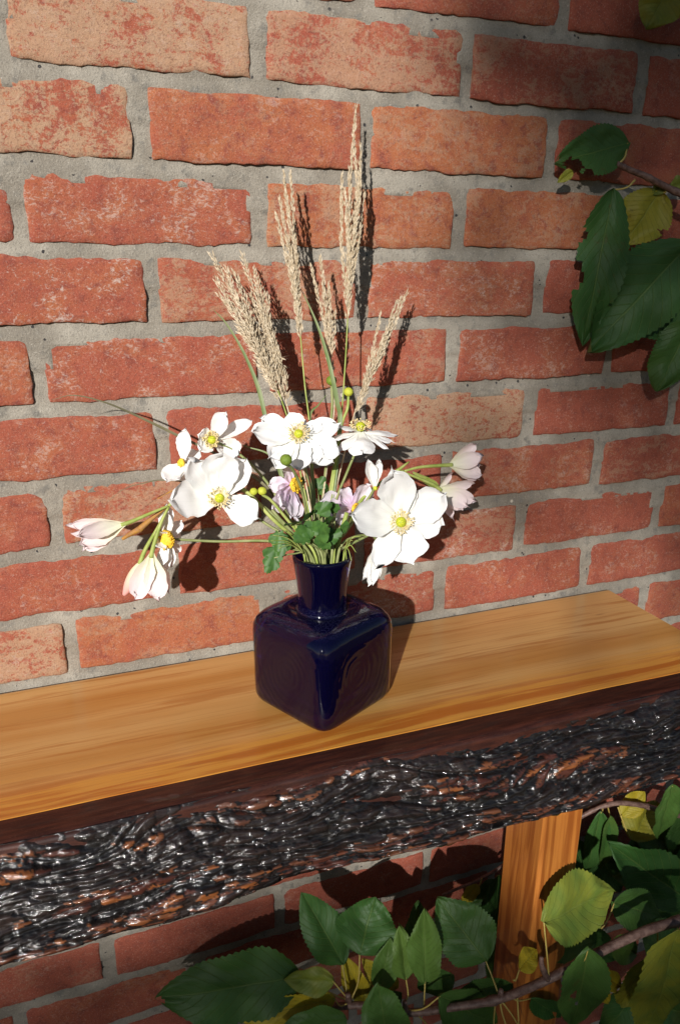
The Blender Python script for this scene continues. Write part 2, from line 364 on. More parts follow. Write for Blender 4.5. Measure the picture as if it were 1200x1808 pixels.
BCOL = {(-1,0):(.4,.95,.2),(-1,2):(.3,.75,.1),(-1,4):(.1,.55,.1),(-1,6):(.1,.3,.1),(-2,3):(.4,.3,.1),(-2,5):(.1,.1,.0),(-2,1):(.4,.3,.1),(0,-1):(.5,1.,.1),(0,1):(.75,.3,.3),(0,3):(1,.5,.1),(0,5):(.4,.25,0),
 (1,-2):(.3,.1,.2),(1,0):(.45,.08,.6),(1,2):(1,.62,.1),(1,4):(1,.55,.1),(2,-1):(.5,.05,.9),(2,1):(.5,.65,.3),(2,3):(.5,.35,.5),(2,5):(.1,.0,.1),(3,-2):(.5,.1,.3),(3,0):(.4,.0,.55),(3,2):(.5,.5,.4),(3,4):(.3,.05,.4),(3,6):(.1,0,.1),
 (4,-1):(.45,.08,.45),(4,1):(.4,.0,.3),(4,3):(.4,1.,.2),(4,5):(.15,0,.2),(5,-2):(.4,0,.2),(5,0):(.5,.7,.3),(5,2):(.3,.1,.3),(5,4):(.5,.4,.4),(5,6):(.3,.5,.3),(6,-1):(.4,.08,.35),(6,1):(.45,.3,.2),(6,3):(.3,.6,.6),(6,5):(.3,0,.35),
 (7,-2):(.4,.95,.3),(7,0):(.85,.4,.15),(7,2):(.3,.5,.7),(7,4):(.4,.0,.45),(7,6):(.3,0,.3),(8,6):(.4,.4,.5),(8,8):(.2,0,.1)}
far = [brick_mesh(900 + i, False) for i in range(8)]; rest = MB(); rb = random.Random(3)
for r in range(-12, 23):
    zc = ZO - r * CH
    if zc - BH / 2 < 0.005: continue
    for k in range(-14, 22):
        if (k + r) % 2 == 0: continue            # brick centres sit between the perpends
        xc = k * CL / 2
        if -5 <= r <= 21 and -5 <= k <= 11:
            V, F = brick_mesh(r * 57 + k * 11 + 400, True)
            mb = MB(); jx, jz = rb.uniform(-.002, .002), rb.uniform(-.0015, .0015)
            mb.add([(x + xc + jx, y, z + zc + jz) for x, y, z in V], F)
            o = mb.build('brick', M['brick'], wall, True, (xc, 0, zc))
            c = BCOL.get((r, k))
            if c is None: c = (rb.uniform(.0, .6), rb.choice([0, 0, .1, .3]), rb.uniform(0, .4))
            o.color = (*c, 1)
        else:
            V, F = far[rb.randrange(8)]; rest.add([(x + xc, y, z + zc) for x, y, z in V], F)
o = rest.build('outer_bricks', M['brick'], wall); o.color = (.4, .2, .3, 1); o['kind'] = 'stuff'
mo = MB(); x0, x1, z0, z1 = -.50, 1.22, .02, 2.06; dx, dz = .0058, .0031
nx, nz = int((x1 - x0) / dx), int((z1 - z0) / dz); V = []
for j in range(nz + 1):
    z = z0 + (z1 - z0) * j / nz; ph = ((z - ZO) / CH + .5) % 1.0          # 0 = middle of the bed joint
    s = (ph + .5) % 1.0 - .5                                               # >0 just above the joint centre
    struck = .0025 + max(-.5, min(.5, s / .09)) * .0022; r_ = round((ZO - z) / CH); zin = abs(ZO - r_ * CH - z) < BH / 2 - .009                    # weather-struck: deep under the upper brick
    for i in range(nx + 1):
        x = x0 + (x1 - x0) * i / nx
        y = struck + noise.noise((x * 30, z * 30, 1)) * .0018 + noise.noise((x * 130, z * 130, 5)) * .0008
        xh = ((x / (CL / 2) + (r_ + 1)) / 2) % 1.0; xin = abs((xh + .5) % 1.0 - .5) * CL < BL / 2 - .010
        V.append((x, .006 if (zin and xin) else max(y, .0010), z))
mo.add(V, [(j * (nx + 1) + i, j * (nx + 1) + i + 1, (j + 1) * (nx + 1) + i + 1, (j + 1) * (nx + 1) + i) for j in range(nz) for i in range(nx)])
def quad(mb, a, b, c, d): mb.add([a, b, c, d], [(0, 1, 2, 3)])
for (a, b, c, d) in ((-1.7, x0, 0, 2.55), (x1, 2.5, 0, 2.55), (x0, x1, z1, 2.55), (x0, x1, 0, z0)):
    quad(mo, (a, .0055, c), (b, .0055, c), (b, .0055, d), (a, .0055, d))
box(mo, -1.7, 2.5, .021, .21, -.05, 2.55)
mo.build('mortar', M['mortar'], wall)

# ------------------------------------------------------------------ live-edge shelf on two legs
ZT = ZO - .5571                                  # top of the shelf
shelf = empty('live_edge_shelf', (.1, -.13, 0), 'varnished live edge wooden shelf with dark bark front standing against the brick wall', 'shelf')
XL, XR = -.78, .600
def front(x): return -.2160 - .009 * (x - .1) + noise.noise((x * 3.5, 2, 0)) * .003 + noise.noise((x * 11, 7, 0)) * .0010
def outer(x): return front(x) - .0275 + noise.noise((x * 5, 12, 0)) * .004 + noise.noise((x * 30, 17, 0)) * .0012
NXB = 150; bd = MB(); V = []; prof = None
for i in range(NXB + 1):
    x = XL + (XR - XL) * i / NXB; f = front(x)
    pr = [(-.0045, ZT - .082), (-.0045, ZT - .0025), (-.0062, ZT - .0006), (-.009, ZT)] + [(-.009 + (f + .009) * t / 8, ZT) for t in range(1, 9)] + [(f, ZT - .082)]
    V += [(x + (.018 * (-y) if i == NXB else 0), y, z) for y, z in pr]; prof = len(pr)
F = []
for i in range(NXB):
    for k in range(prof): F.append((i * prof + k, (i + 1) * prof + k, (i + 1) * prof + (k + 1) % prof, i * prof + (k + 1) % prof))
F += [tuple(range(prof)), tuple(NXB * prof + k for k in range(prof - 1, -1, -1))]
bd.add(V, [q[::-1] for q in F]); bd.build('top_board', M['board'], shelf, False)
rm = MB(); V = []; n = 300
for i in range(n + 1):
    x = XL + (XR + .004 - XL) * i / n; a, b = front(x) - .0004, outer(x) - .003
    V += [(x, a, ZT - .0006), (x, a * .7 + b * .3, ZT - .0008), (x, a * .4 + b * .6, ZT - .0012), (x, b + .002, ZT - .0026), (x, b, ZT - .0060), (x, b, ZT - .05)]
F = [(i * 6 + k, i * 6 + k + 1, (i + 1) * 6 + k + 1, (i + 1) * 6 + k) for i in range(n) for k in range(5)]
rm.add(V, F); rm.build('inner_bark', M['rim'], shelf, True)
bk = MB(); V = []; colr = []; NA, NB = 820, 84
xa = -.45
for i in range(NA + 1):
    x = XL + (xa - XL) * i / 60 if i < 60 else xa + (XR + .006 - xa) * (i - 60) / (NA - 60)
    yo = outer(x); und = noise.noise((x * 6, 31, 0)) * .006; hgt = .083 + noise.noise((x * 7, 41, 0)) * .007 + noise.noise((x * 26, 44, 0)) * .0035
    for j in range(NB + 1):
        t = j / NB
        if t < .86:
            q = t / .86; y = yo - (.040 + und) * (1 - (1 - q) ** 1.7) * .92 ; z = ZT - .0015 - hgt * q; nrm = Vector((0, -.86, .5))
        else:
            q = (t - .86) / .14; y = yo - (.040 + und) * .92 + q * .035; z = ZT - .0015 - hgt - math.sin(q * 1.57) * .006; nrm = Vector((0, -.6, -.8))
        s = t * .11
        wz = noise.noise((x * 10, s * 22, 9)) * .9 + noise.noise((x * 3.2, 8, 2)) * 1.6; wx = noise.noise((x * 9, s * 25, 3)) * .6
        P = Vector((x * 21 + wx, s * 88 + wz, 0)); d, pt = noise.voronoi(P)
        crack = min(1, max(0, (d[1] - d[0]) / .30)); cell = noise.cell(pt[0] * 7.3 + Vector((.5, .5, .5)))
        P2 = Vector((x * 70 + wx * 2, s * 205 + wz * 1.6, 5)); d2, pt2 = noise.voronoi(P2); crack2 = min(1, max(0, (d2[1] - d2[0]) / .30)); cell2 = noise.cell(pt2[0] * 5.1 + Vector((.5, .5, .5)))
        big = noise.noise((x * 5 + 3, s * 42 + noise.noise((x * 4, 0, 0)) * 2.0, 0)); fur = 1 - abs(noise.noise((x * 7, s * 75 + wz * 1.6, 6))) * 2
        fin = 1 - abs(noise.noise((x * 24, s * 330 + wz * 4, 16))) * 2
        h = (crack ** .6 - 1) * .0026 + cell * .0016 + (crack2 ** .7 - 1) * .0010 + cell2 * .0011 + big * .0070 - max(0, fur - .74) * .018 - max(0, fin - .7) * .0016 + noise.noise((x * 120, s * 520, 2)) * .0005 + noise.noise((x * 85, s * 140, 22)) * .0018
        edge = min(1, t / .05); h *= .35 + .65 * edge
        V.append((x, y + nrm.y * h, z + nrm.z * h))
        warm = noise.noise((x * 5.5 + 7, s * 34 + 3, 4)); lowb = t > .72 + noise.noise((x * 9, 3, 3)) * .12
        if cell2 > .42 and warm > .06 and crack2 > .1: c = (.135 + .07 * cell, .046 + .02 * cell, .018)
        elif lowb and cell2 > -.1 and big > -.25: c = (.105, .032, .014)
        elif warm > .25: c = (.060, .017, .010)
        else: c = (.014 + .008 * max(0, cell), .0085 + .004 * max(0, cell), .007 + .003 * max(0, cell))
        if crack * crack2 < .08 or fur > .86 or big < -.34: c = (.006, .0045, .004)
        colr.append(c)
bk.add(V, [(i * (NB + 1) + j, i * (NB + 1) + j + 1, (i + 1) * (NB + 1) + j + 1, (i + 1) * (NB + 1) + j) for i in range(NA) for j in range(NB)])
bk.col = colr; bk.build('bark', M['bark'], shelf, True)
ub = MB(); V = []; n = 100                         # underside and end grain behind the bark
for i in range(n + 1):
    x = XL + (XR - .001 - XL) * i / n; V += [(x, front(x) - .0006, ZT - .0825), (x, outer(x) - .026, ZT - .081), (x, outer(x) - .012, ZT - .03), (x, front(x) - .0006, ZT - .03)]
F = [(i * 4 + k, (i + 1) * 4 + k, (i + 1) * 4 + (k + 1) % 4, i * 4 + (k + 1) % 4) for i in range(n) for k in range(4)] + [(3, 2, 1, 0), tuple(n * 4 + k for k in range(4))]
ub.add(V, F); ub.build('underside', M['rim'], shelf, False)
for xl in (-.60, .386):
    lg = MB(); x0, x1, y0, y1, ch = xl, xl + .0575, -.190, -.113, .004
    sec = [(x0 + ch, y0), (x1 - ch, y0), (x1, y0 + ch), (x1, y1 - ch), (x1 - ch, y1), (x0 + ch, y1), (x0, y1 - ch), (x0, y0 + ch)]
    V = [(x, y, 0.0) for x, y in sec] + [(x, y, ZT - .0815) for x, y in sec]
    lg.add(V, [(k, (k + 1) % 8, 8 + (k + 1) % 8, 8 + k) for k in range(8)] + [tuple(range(7, -1, -1)), tuple(range(8, 16))])
    lg.build('leg', M['leg'], shelf, False, (xl, -.15, 0))

# ------------------------------------------------------------------ cobalt vase
VX, VY, VA = .1310, -.1300, R(27)
vase = empty('glass_vase', (VX, VY, ZT), 'square cobalt blue glass vase with flared round neck standing on the shelf', 'vase')
vase.rotation_euler.z = 0
def sect(z, a, n, N=72):
    out = []
    for k in range(N):
        th = 2 * math.pi * k / N; c, s = math.cos(th), math.sin(th)
        rr = a / ((abs(c) ** n + abs(s) ** n) ** (1 / n))
        x, y = rr * c, rr * s
        out.append((x, y, z))
    return out
prof = [(.0008, .020, 4), (.0, .043, 6), (.0012, .0490, 7), (.004, .0525, 8), (.009, .0540, 8.5), (.025, .0543, 8.5), (.045, .0543, 8.5), (.065, .0546, 8.5), (.080, .0550, 8), (.0885, .0546, 7.5), (.0950, .0528, 6.5), (.1000, .0486, 5.6), (.1035, .0425, 4.4),
        (.1052, .0355, 3.3), (.1048, .0310, 2.6), (.1030, .0272, 2.2), (.1032, .0250, 2), (.1055, .0248, 2), (.112, .0245, 2), (.122, .0246, 2), (.136, .0262, 2), (.150, .0283, 2), (.157, .0295, 2), (.1600, .0297, 2), (.1618, .0287, 2), (.1618, .0271, 2),
        (.1600, .0258, 2), (.150, .0246, 2), (.136, .0224, 2), (.120, .0208, 2), (.108, .0206, 2), (.101, .0230, 2), (.0975, .0340, 3), (.092, .0450, 5), (.080, .0496, 7), (.045, .0490, 7), (.012, .0485, 7), (.007, .0420, 6), (.006, .020, 4)]
vb = MB(); V = []
for z, a, n in prof: V += sect(z, a, n)
N = 72; F = [(i * N + k, i * N + (k + 1) % N, (i + 1) * N + (k + 1) % N, (i + 1) * N + k) for i in range(len(prof) - 1) for k in range(N)]
F += [tuple(range(N - 1, -1, -1)), tuple((len(prof) - 1) * N + k for k in range(N))]
vb.add(V, F)
o = vb.build('glass_body', M['glass'], None, True); o.parent = vase; o.location = (0, 0, .0006); o.rotation_euler.z = VA
MOUTH = Vector((VX, VY, ZT + .160)); RIM_R = .0225
def into_vase(dx=0.0, dy=0.0):
    """a stem's way through the mouth down into the neck"""
    return [MOUTH + Vector((dx, dy, .004)), MOUTH + Vector((dx * .55, dy * .55, -.045)), MOUTH + Vector((-dx * .4, -dy * .4, -.115))]

# ------------------------------------------------------------------ flowers
def smooth01(x): x = max(0, min(1, x)); return x * x * (3 - 2 * x)
def petal(base, tip, width, nrm, cup=.15, arch=.10, wave=.03, seed=0, point=.16, base_w=.28, NU=14, NS=10, peak=.60):
    rs = random.Random(seed); a = tip - base; L = a.length; ax = a.normalized()
    n = (nrm - ax * nrm.dot(ax)); n = n.normalized() if n.length > 1e-5 else ax.orthogonal(); w = ax.cross(n)
    V = []; UV = []; F = []; o1, o2, o3 = rs.uniform(0, 50), rs.uniform(0, 50), rs.uniform(-.12, .12)
    for i in range(NU + 1):
        t = i / NU
        f = base_w + (1 - base_w) * smooth01(t / peak) ** .8 if t < peak else max(0.0, 1 - ((t - peak) / (1 - peak)) ** 2.6) ** .55
        for j in range(NS + 1):
            s = -1 + 2 * j / NS
            e = 1 + .20 * noise.noise((t * 4, o1 + (3 if s > 0 else 0), 0)) * abs(s) + .09 * noise.noise((t * 13, o1 + (9 if s > 0 else 0), 0)) * abs(s)
            hw = width * .5 * max(f, .03) * e
            along = t * L * (1 + (.13 * noise.noise((s * 2.6, o2, 0)) + .10 * noise.noise((s * 6, o2, 3))) * t * t) + L * point * .5 * (1 - abs(s)) ** 3 * t ** 6
            up = cup * width * s * s * f + arch * L * math.sin(math.pi * t * .9) * -1 + arch * L * t * t * .9
            up += wave * width * (noise.noise((t * 3 + o1, s * 2 + o2, 0)) * 1.4 + noise.noise((t * 7 + o2, s * 5 + o1, 3)) * abs(s) * t * 1.3)
            V.append(base + ax * along + w * (hw * s + o3 * width * t * t * .3) + n * up); UV.append((t, (s + 1) / 2))
    for i in range(NU):
        for j in range(NS): k = i * (NS + 1) + j; F.append((k, k + 1, k + NS + 2, k + NS + 1))
    mb = MB(); mb.add(V, F); mb.uv = UV; return mb
def stamens(c, ax, r_in, r_out, n, up, seed, dot=.0007):
    rs = random.Random(seed); mb = MB(); a = ax.orthogonal().normalized(); b = ax.cross(a)
    for k in range(n):
        th = 2 * math.pi * (k + rs.random() * .8) / n; rr = r_in + (r_out - r_in) * rs.uniform(.35, 1.0); d = a * math.cos(th) + b * math.sin(th)
        p1 = c + d * r_in * .8; p2 = c + d * rr + ax * (up * rs.uniform(.5, 1.2)); sd = d.cross(ax) * .00022
        mb.add([p1 + sd, p1 - sd, p2 - sd, p2 + sd], [(0, 1, 2, 3)])
        e = dot * rs.uniform(.8, 1.4)
        mb.add([p2 + d * e * 1.5, p2 - d * e * 1.5, p2 + sd.normalized() * e, p2 - sd.normalized() * e, p2 + ax * e, p2 - ax * e],
               [(0, 2, 4), (2, 1, 4), (1, 3, 4), (3, 0, 4), (2, 0, 5), (1, 2, 5), (3, 1, 5), (0, 3, 5)])
    return mb
def anemone(label, cpx, cpy, y, normal, petals, stem, eye=9.0, mat='white', group='white anemones in the vase', st=True, ring=20, gold=False, mouth=(0, 0), arch=.06, cup=.12, base_off=.35):
    """petals: (tip px, tip py, tip y offset, width px[, cup[, arch]])"""
    c = at(cpx, cpy, y); nv = normal.normalized(); root = empty('anemone_flower', MOUTH + Vector((mouth[0], mouth[1], -.1)), label, 'flower', group); u = px_size(c)
    for k, pt in enumerate(petals):
        tp = at(pt[0], pt[1], y + pt[2]); d = (tp - c).normalized(); cu = pt[4] if len(pt) > 4 else cup; ar = pt[5] if len(pt) > 5 else arch
        b = c + d * (eye * base_off * u) - nv * (.0022 + .0006 * (k % 3))
        petal(b, tp, pt[3] * u * 1.04, nv, cu, ar, .075, sum(map(ord, label)) + k * 7, base_w=.30).build('petal', M[mat], root)
    if gold:
        e = MB(); ball(e, c + nv * .001, eye * u, nv, .45, 16, 8, .25, 3); e.build('flower_center', M['gold'], root)
        stamens(c, nv, eye * u * .5, eye * u * 1.05, 70, eye * u * .55, 5, .0009).build('stamens', M['gold'], root)
    else:
        e = MB(); ball(e, c + nv * (eye * u * .45), eye * u, nv, .95, 18, 12, .06, 3); e.build('flower_center', M['eye'], root)
        if st: stamens(c, nv, eye * u * .9, ring * u, 64, .006, len(label)).build('stamens', M['stamen'], root)
    s = MB(); tube(s, [c - nv * .003] + [at(*p) for p in stem] + into_vase(*mouth), .0013, .0016, 6, 7); s.build('stem', M['stem'], root)
    return root
TOCAM = Vector((-.25, -.88, .36)).normalized()
def N(dx=0, dy=0, dz=0): return (TOCAM + Vector((dx, dy, dz))).normalized()
# two large open flowers
anemone('large open white anemone with five broad petals, left of the vase neck', 388, 880, -.118, N(0, 0, .05),
    [(393, 800, -.010, 60, .16), (336, 812, -.006, 52), (434, 811, -.004, 50), (301, 884, -.012, 62, .18), (455, 913, -.012, 50)],
    [(420, 890, -.100), (470, 925, -.118), (520, 955, -.128)], 8.5, ring=21, mouth=(-.014, -.004))
anemone('largest fully open white anemone with seven petals, right of the vase neck', 707, 922, -.140, N(),
    [(718, 850, .004, 40), (693, 830, -.010, 62, .15), (783, 874, -.008, 62), (778, 928, -.004, 48), (728, 992, -.014, 64, .15), (664, 1000, -.010, 46, .2), (620, 908, -.014, 62, .2)],
    [(690, 925, -.125), (640, 950, -.128), (605, 968, -.130)], 9.5, ring=23, mouth=(.015, -.006))
anemone('wide flat white anemone with many ruffled petals, highest above the vase neck', 527, 767, -.120, N(0, .0, .28),
    [(462, 741, .012, 38), (510, 733, .016, 44), (541, 744, .016, 32), (566, 748, .014, 26), (594, 749, .012, 38), (449, 764, .002, 44), (598, 800, -.010, 42), (586, 815, -.012, 40), (476, 808, -.010, 40), (489, 824, -.014, 42), (528, 828, -.016, 46), (560, 815, -.012, 40)],
    [(530, 800, -.112), (548, 860, -.118), (556, 930, -.126)], 8, ring=20, mouth=(-.001, -.004))
anemone('small white anemone half turned away with two raised narrow petals', 375, 777, -.085, N(-.10, 0, -.02),
    [(398, 729, -.004, 30, .3), (441, 744, .006, 24, .3), (350, 768, -.004, 32), (354, 797, -.010, 30), (421, 803, .004, 40, .25)],
    [(420, 800, -.080), (470, 850, -.105), (520, 930, -.125)], 7.5, ring=15, mouth=(-.010, .006))
anemone('white anemone facing upward with drooping lilac backed petals, seen from its side', 636, 757, -.095, Vector((-.06, -.22, .97)),
    [(641, 797, -.030, 44, -.2), (598, 752, -.006, 24), (579, 778, -.012, 18), (599, 796, -.020, 20), (701, 768, -.004, 22), (692, 779, -.012, 20), (684, 791, -.018, 18), (640, 752, .024, 34)],
    [(628, 795, -.095), (612, 835, -.100), (594, 880, -.110), (575, 950, -.124)], 9, ring=19, mouth=(.006, .004), cup=-.10, arch=-.04)
anemone('white anemone seen edge on with one petal standing straight up', 321, 817, -.080, Vector((-.62, -.72, .25)),
    [(328, 759, .004, 30, .2), (296, 850, -.014, 38, .2), (350, 797, .012, 30), (333, 853, .006, 26), (318, 846, -.020, 30)],
    [(345, 825, -.080), (420, 860, -.098), (500, 925, -.124)], 5.5, mat='white', ring=12, mouth=(-.014, .004), gold=True)
anemone('ruffled white anemone turned sideways with orange centre, beside the hanging pink blooms', 294, 952, -.085, Vector((-.52, -.82, .16)),
    [(278, 938, -.006, 22), (277, 965, -.008, 24), (290, 905, .004, 26), (297, 893, .010, 22), (321, 921, .014, 22), (318, 944, .016, 26), (314, 974, .012, 26), (302, 1000, .006, 22), (291, 1006, .002, 20), (283, 1000, -.006, 20)],
    [(322, 953, -.082), (390, 956, -.092), (470, 955, -.115), (510, 965, -.130)], 16, mat='white', mouth=(-.018, -.004), gold=True, base_off=.1)
lg = 'lilac tinted anemones low in the vase'
anemone('lilac tinted anemone turned sideways with golden centre, under the dark green seed head', 519, 856, -.118, Vector((.55, -.75, .15)),
    [(504, 824, .004, 30), (476, 857, .006, 30), (490, 876, -.004, 34), (482, 901, -.008, 38), (495, 893, -.014, 36), (523, 917, -.010, 40), (512, 912, -.014, 38)],
    [(505, 862, -.115), (515, 890, -.114), (540, 945, -.125)], 13, mat='lilac', group=lg, gold=True, mouth=(-.006, -.006), base_off=.2)
anemone('lilac tinted anemone half hidden behind the largest white flower', 625, 899, -.112, Vector((.55, -.75, .2)),
    [(600, 866, .004, 40), (566, 884, -.004, 40), (575, 900, -.008, 36), (590, 917, -.010, 36), (652, 858, .006, 48), (641, 872, .010, 42)],
    [(612, 905, -.110), (590, 940, -.122)], 9, mat='lilac', group=lg, gold=True, mouth=(.010, .004), base_off=.3)
anemone('narrow white petals of a closing flower hanging below the largest anemone', 668, 962, -.112, Vector((-.3, -.9, -.1)),
    [(641, 1021, -.006, 16, .4), (650, 1030, -.010, 17, .4), (658, 1031, -.014, 17, .4), (665, 1021, -.010, 16, .4)],
    [(655, 945, -.114), (620, 950, -.124)], 4, st=False, mouth=(.018, 0))
anemone('two narrow white petals rising behind the largest anemone', 662, 862, -.112, Vector((-.2, -.9, .2)),
    [(650, 813, -.004, 20, .4), (668, 812, -.002, 16, .4), (655, 820, .006, 18, .4)],
    [(650, 880, -.112), (610, 940, -.122)], 4, st=False, mouth=(.012, .006))
anemone('single pale petals low between the stems above the vase mouth', 552, 880, -.104, Vector((0, -.9, .3)),
    [(566, 903, -.004, 26), (546, 906, -.004, 22)],
    [(553, 900, -.108), (556, 940, -.120)], 3, st=False, mouth=(.002, .008))

# ------------------------------------------------------------------ pale pink lilies
def lily(parent, tube_px, tips, mat='blush', name='bloom', y=-.08, r=.0016, nrm=TOCAM):
    pts = [at(*p) for p in tube_px]; b = pts[-1]; u = px_size(b)
    s = MB(); tube(s, pts, r * .75, r * 1.5, 6, 8)
    bl = s.build(name, M['stemlight'], parent)
    ax = (pts[-1] - pts[-2]).normalized()
    for k, tp in enumerate(tips):
        t = at(tp[0], tp[1], tp[2]); side = (t - b).normalized() - ax; n = (TOCAM * .9 - side * .6).normalized() if tp[2] >= b.y else (TOCAM - side * .2).normalized()
        petal(b - ax * .004, t, tp[3] * u, n, .22, tp[4] if len(tp) > 4 else .06, .03, k * 13 + int(tp[0]), .22, .22, peak=.58).build('petal', M[mat], bl)
    return bl
sp = empty('pink_flower_stem', MOUTH + Vector((-.016, .006, -.1)), 'arching stem of pale pink funnel shaped flowers hanging out to the left of the vase', 'flower', 'pink flower stems')
s = MB(); tube(s, [at(298, 893, -.085), at(345, 856, -.085), at(420, 858, -.100), at(480, 915, -.122)] + into_vase(-.016, .006), .0016, .0021, 6, 8); s.build('stem', M['stemlight'], sp)
lily(sp, [(298, 893, -.085), (262, 908, -.088), (232, 921, -.088), (214, 927, -.088)], [(127, 927, -.080, 22), (136, 939, -.092, 26), (144, 962, -.092, 36), (152, 971, -.082, 30), (140, 945, -.104, 30)])
lily(sp, [(298, 895, -.085), (284, 925, -.090), (272, 962, -.092), (267, 984, -.092)], [(242, 1053, -.092, 38), (282, 1056, -.098, 42), (298, 1042, -.086, 30), (262, 1040, -.080, 34), (250, 1046, -.086, 30)])
bd_ = lily(sp, [(297, 896, -.084), (280, 930, -.084), (258, 968, -.082), (246, 998, -.082)], [], name='bud_stalk')
pb = [at(247, 994, -.082), at(240, 1012, -.082), at(229, 1033, -.082), at(219, 1051, -.082)]
s = MB(); tube(s, pb, 0, 0, 6, 10, rf=lambda t: .0012 + .0062 * math.sin(math.pi * min(1, t * .96 + .02)) ** .9 * (1 - .25 * t))
s.uv = [((i // 10) / (len(s.v) / 10), (i % 10) / 10) for i in range(len(s.v))]; s.build('bud', M['pinkbud'], bd_)
s = MB(); tube(s, [at(297, 893, -.084), at(268, 916, -.082), at(245, 936, -.082)], .0012, .0034, 6, 7); tube(s, [at(247, 934, -.082), at(232, 942, -.082), at(216, 952, -.084)], .0034, .0016, 5, 6); s.build('withered_bloom', M['brown'], sp)
s = MB(); tube(s, [at(345, 856, -.084), at(312, 863, -.080), at(278, 881, -.078)], .0012, .0005, 6, 6); s.build('withered_tip', M['brown'], sp)
sq = empty('pink_flower_stem', MOUTH + Vector((.018, .008, -.1)), 'stem with two pale pink funnel shaped flowers reaching out past the largest anemone', 'flower', 'pink flower stems')
s = MB(); tube(s, [at(712, 832, -.085), at(690, 840, -.090), at(640, 880, -.105), at(605, 940, -.122)] + into_vase(.016, .010), .0018, .0022, 6, 8); tube(s, [at(700, 832, -.086), at(722, 815, -.082)], .0022, .0008, 6, 6); s.build('stem', M['stemlight'], sq)
lily(sq, [(712, 832, -.085), (740, 825, -.085), (775, 822, -.084), (798, 821, -.084)], [(838, 784, -.080, 24), (847, 808, -.092, 30), (847, 838, -.090, 26), (840, 846, -.082, 24), (845, 822, -.074, 26)])
lily(sq, [(712, 834, -.086), (740, 845, -.086), (765, 856, -.086), (778, 866, -.086)], [(796, 836, -.082, 16), (833, 854, -.084, 20, .02), (836, 884, -.090, 26), (823, 893, -.096, 28), (812, 899, -.092, 26), (797, 913, -.084, 20)])
petal(at(728, 834, -.080), at(776, 862, -.078), .008, TOCAM, .3, .06, .05, 4, .2).build('bract', M['stemlight'], sq)

# ------------------------------------------------------------------ seed heads
def seedhead(label, px, py, r, y, stem, mat, mouth, sub=None):
    c = at(px, py, y); root = empty('seed_head', MOUTH + Vector((mouth[0], mouth[1], -.1)), label, 'seed head', 'round green seed heads'); u = px_size(c)
    e = MB(); ball(e, c, r * u, Vector((.1, -.2, 1)), .92, 20, 14, .07, px); e.build('seed_ball', M[mat], root)
    if sub:
        e = MB(); ball(e, at(*sub[:3]), sub[3] * u, Vector((0, 0, 1)), .95, 16, 10, .15, px); e.build('seed_ball', M[mat], root)
    s = MB(); tube(s, [c - Vector((0, 0, r * u * .8))] + [at(*p) for p in stem] + into_vase(*mouth), .0014, .0016, 6, 7); s.build('stem', M['stem' if mat == 'seed' else 'stemlight'], root)
seedhead('dark green round seed head in front of the wide flat anemone', 505, 812, 11, -.165, [(516, 828, -.160), (532, 862, -.150), (541, 905, -.140), (548, 950, -.132)], 'seed', (-.004, -.012))
seedhead('yellow green seed head on a pale curved stalk above the flowers', 615, 692, 8.5, -.075, [(613, 722, -.080), (602, 755, -.085), (588, 850, -.105)], 'seedlight', (.005, .008))
seedhead('small dark green seed head behind a grass blade at the foot of a grass plume', 585, 672, 9.5, -.060, [(586, 720, -.070), (578, 800, -.090), (568, 900, -.115)], 'seed', (.003, .012))
seedhead('pair of small yellow green buds beside the large open anemone', 463, 867, 8, -.128, [(480, 885, -.128), (505, 915, -.130), (530, 945, -.132)], 'seedlight', (-.010, -.010), (448, 868, -.126, 7))

# ------------------------------------------------------------------ grass plumes and blades
def plume(label, base, foot, tips, stem, mouth, seed, dens=1.0, wid=1.0):
    """racemes rise from the axis base..foot to each tip"""
    rs = random.Random(seed); root = empty('grass_plume', MOUTH + Vector((mouth[0], mouth[1], -.1)), label, 'grass', 'dried grass plumes')
    B = at(*base); Fo = at(*foot)
    s = MB(); tube(s, [Fo, B] + [at(*p) for p in stem] + into_vase(*mouth), .0006, .0012, 6, 6); s.build('stem', M['stemlight' if seed % 2 else 'straw'], root)
    for tp in tips:
        T = at(tp[0], tp[1], tp[2]); st = B.lerp(Fo, rs.uniform(.0, .8)); mid = st.lerp(T, .5) + Vector((rs.uniform(-.003, .003), rs.uniform(-.008, .004), 0)) + (Fo - B) * .06
        path = catmull([st, st.lerp(mid, .55), mid, mid.lerp(T, .55), T], 10); mb = MB()
        tube(mb, path[::4] if len(path) > 8 else path, .0005, .0002, 2, 4)
        L = (T - st).length; n = int(L / .00105 * dens); fr = frames(path)
        for k in range(n):
            t = (k + rs.random()) / n; q = t * (len(path) - 1); i = min(int(q), len(path) - 2); p = path[i].lerp(path[i + 1], q - i); tx, ux, vx = fr[i]
            a = rs.uniform(0, 6.283); out = ux * math.cos(a) + vx * math.sin(a); ang = rs.uniform(.12, .42) * (1.15 - .6 * t) * wid
            d = (tx * math.cos(ang) + out * math.sin(ang)).normalized(); ln = rs.uniform(.0050, .0088) * (1 - .25 * t); w = ln * rs.uniform(.10, .15)
            p = p + out * rs.uniform(.0002, .0022) * wid * (1.1 - .6 * t); e1 = d.orthogonal().normalized(); e2 = d.cross(e1); m1 = p + d * ln * .42
            mb.add([p, m1 + e1 * w, m1 + e2 * w, m1 - e1 * w, m1 - e2 * w, p + d * ln], [(0, 2, 1), (0, 3, 2), (0, 4, 3), (0, 1, 4), (5, 1, 2), (5, 2, 3), (5, 3, 4), (5, 4, 1)])
            if rs.random() < .8:
                hd = (d + out * rs.uniform(.2, .8)).normalized() * ln * rs.uniform(1.0, 1.6); sw = e1 * .00010
                mb.add([p + sw, p - sw, p + hd], [(0, 1, 2)])
        mb.build('raceme', M['straw'], root, False)
    return root
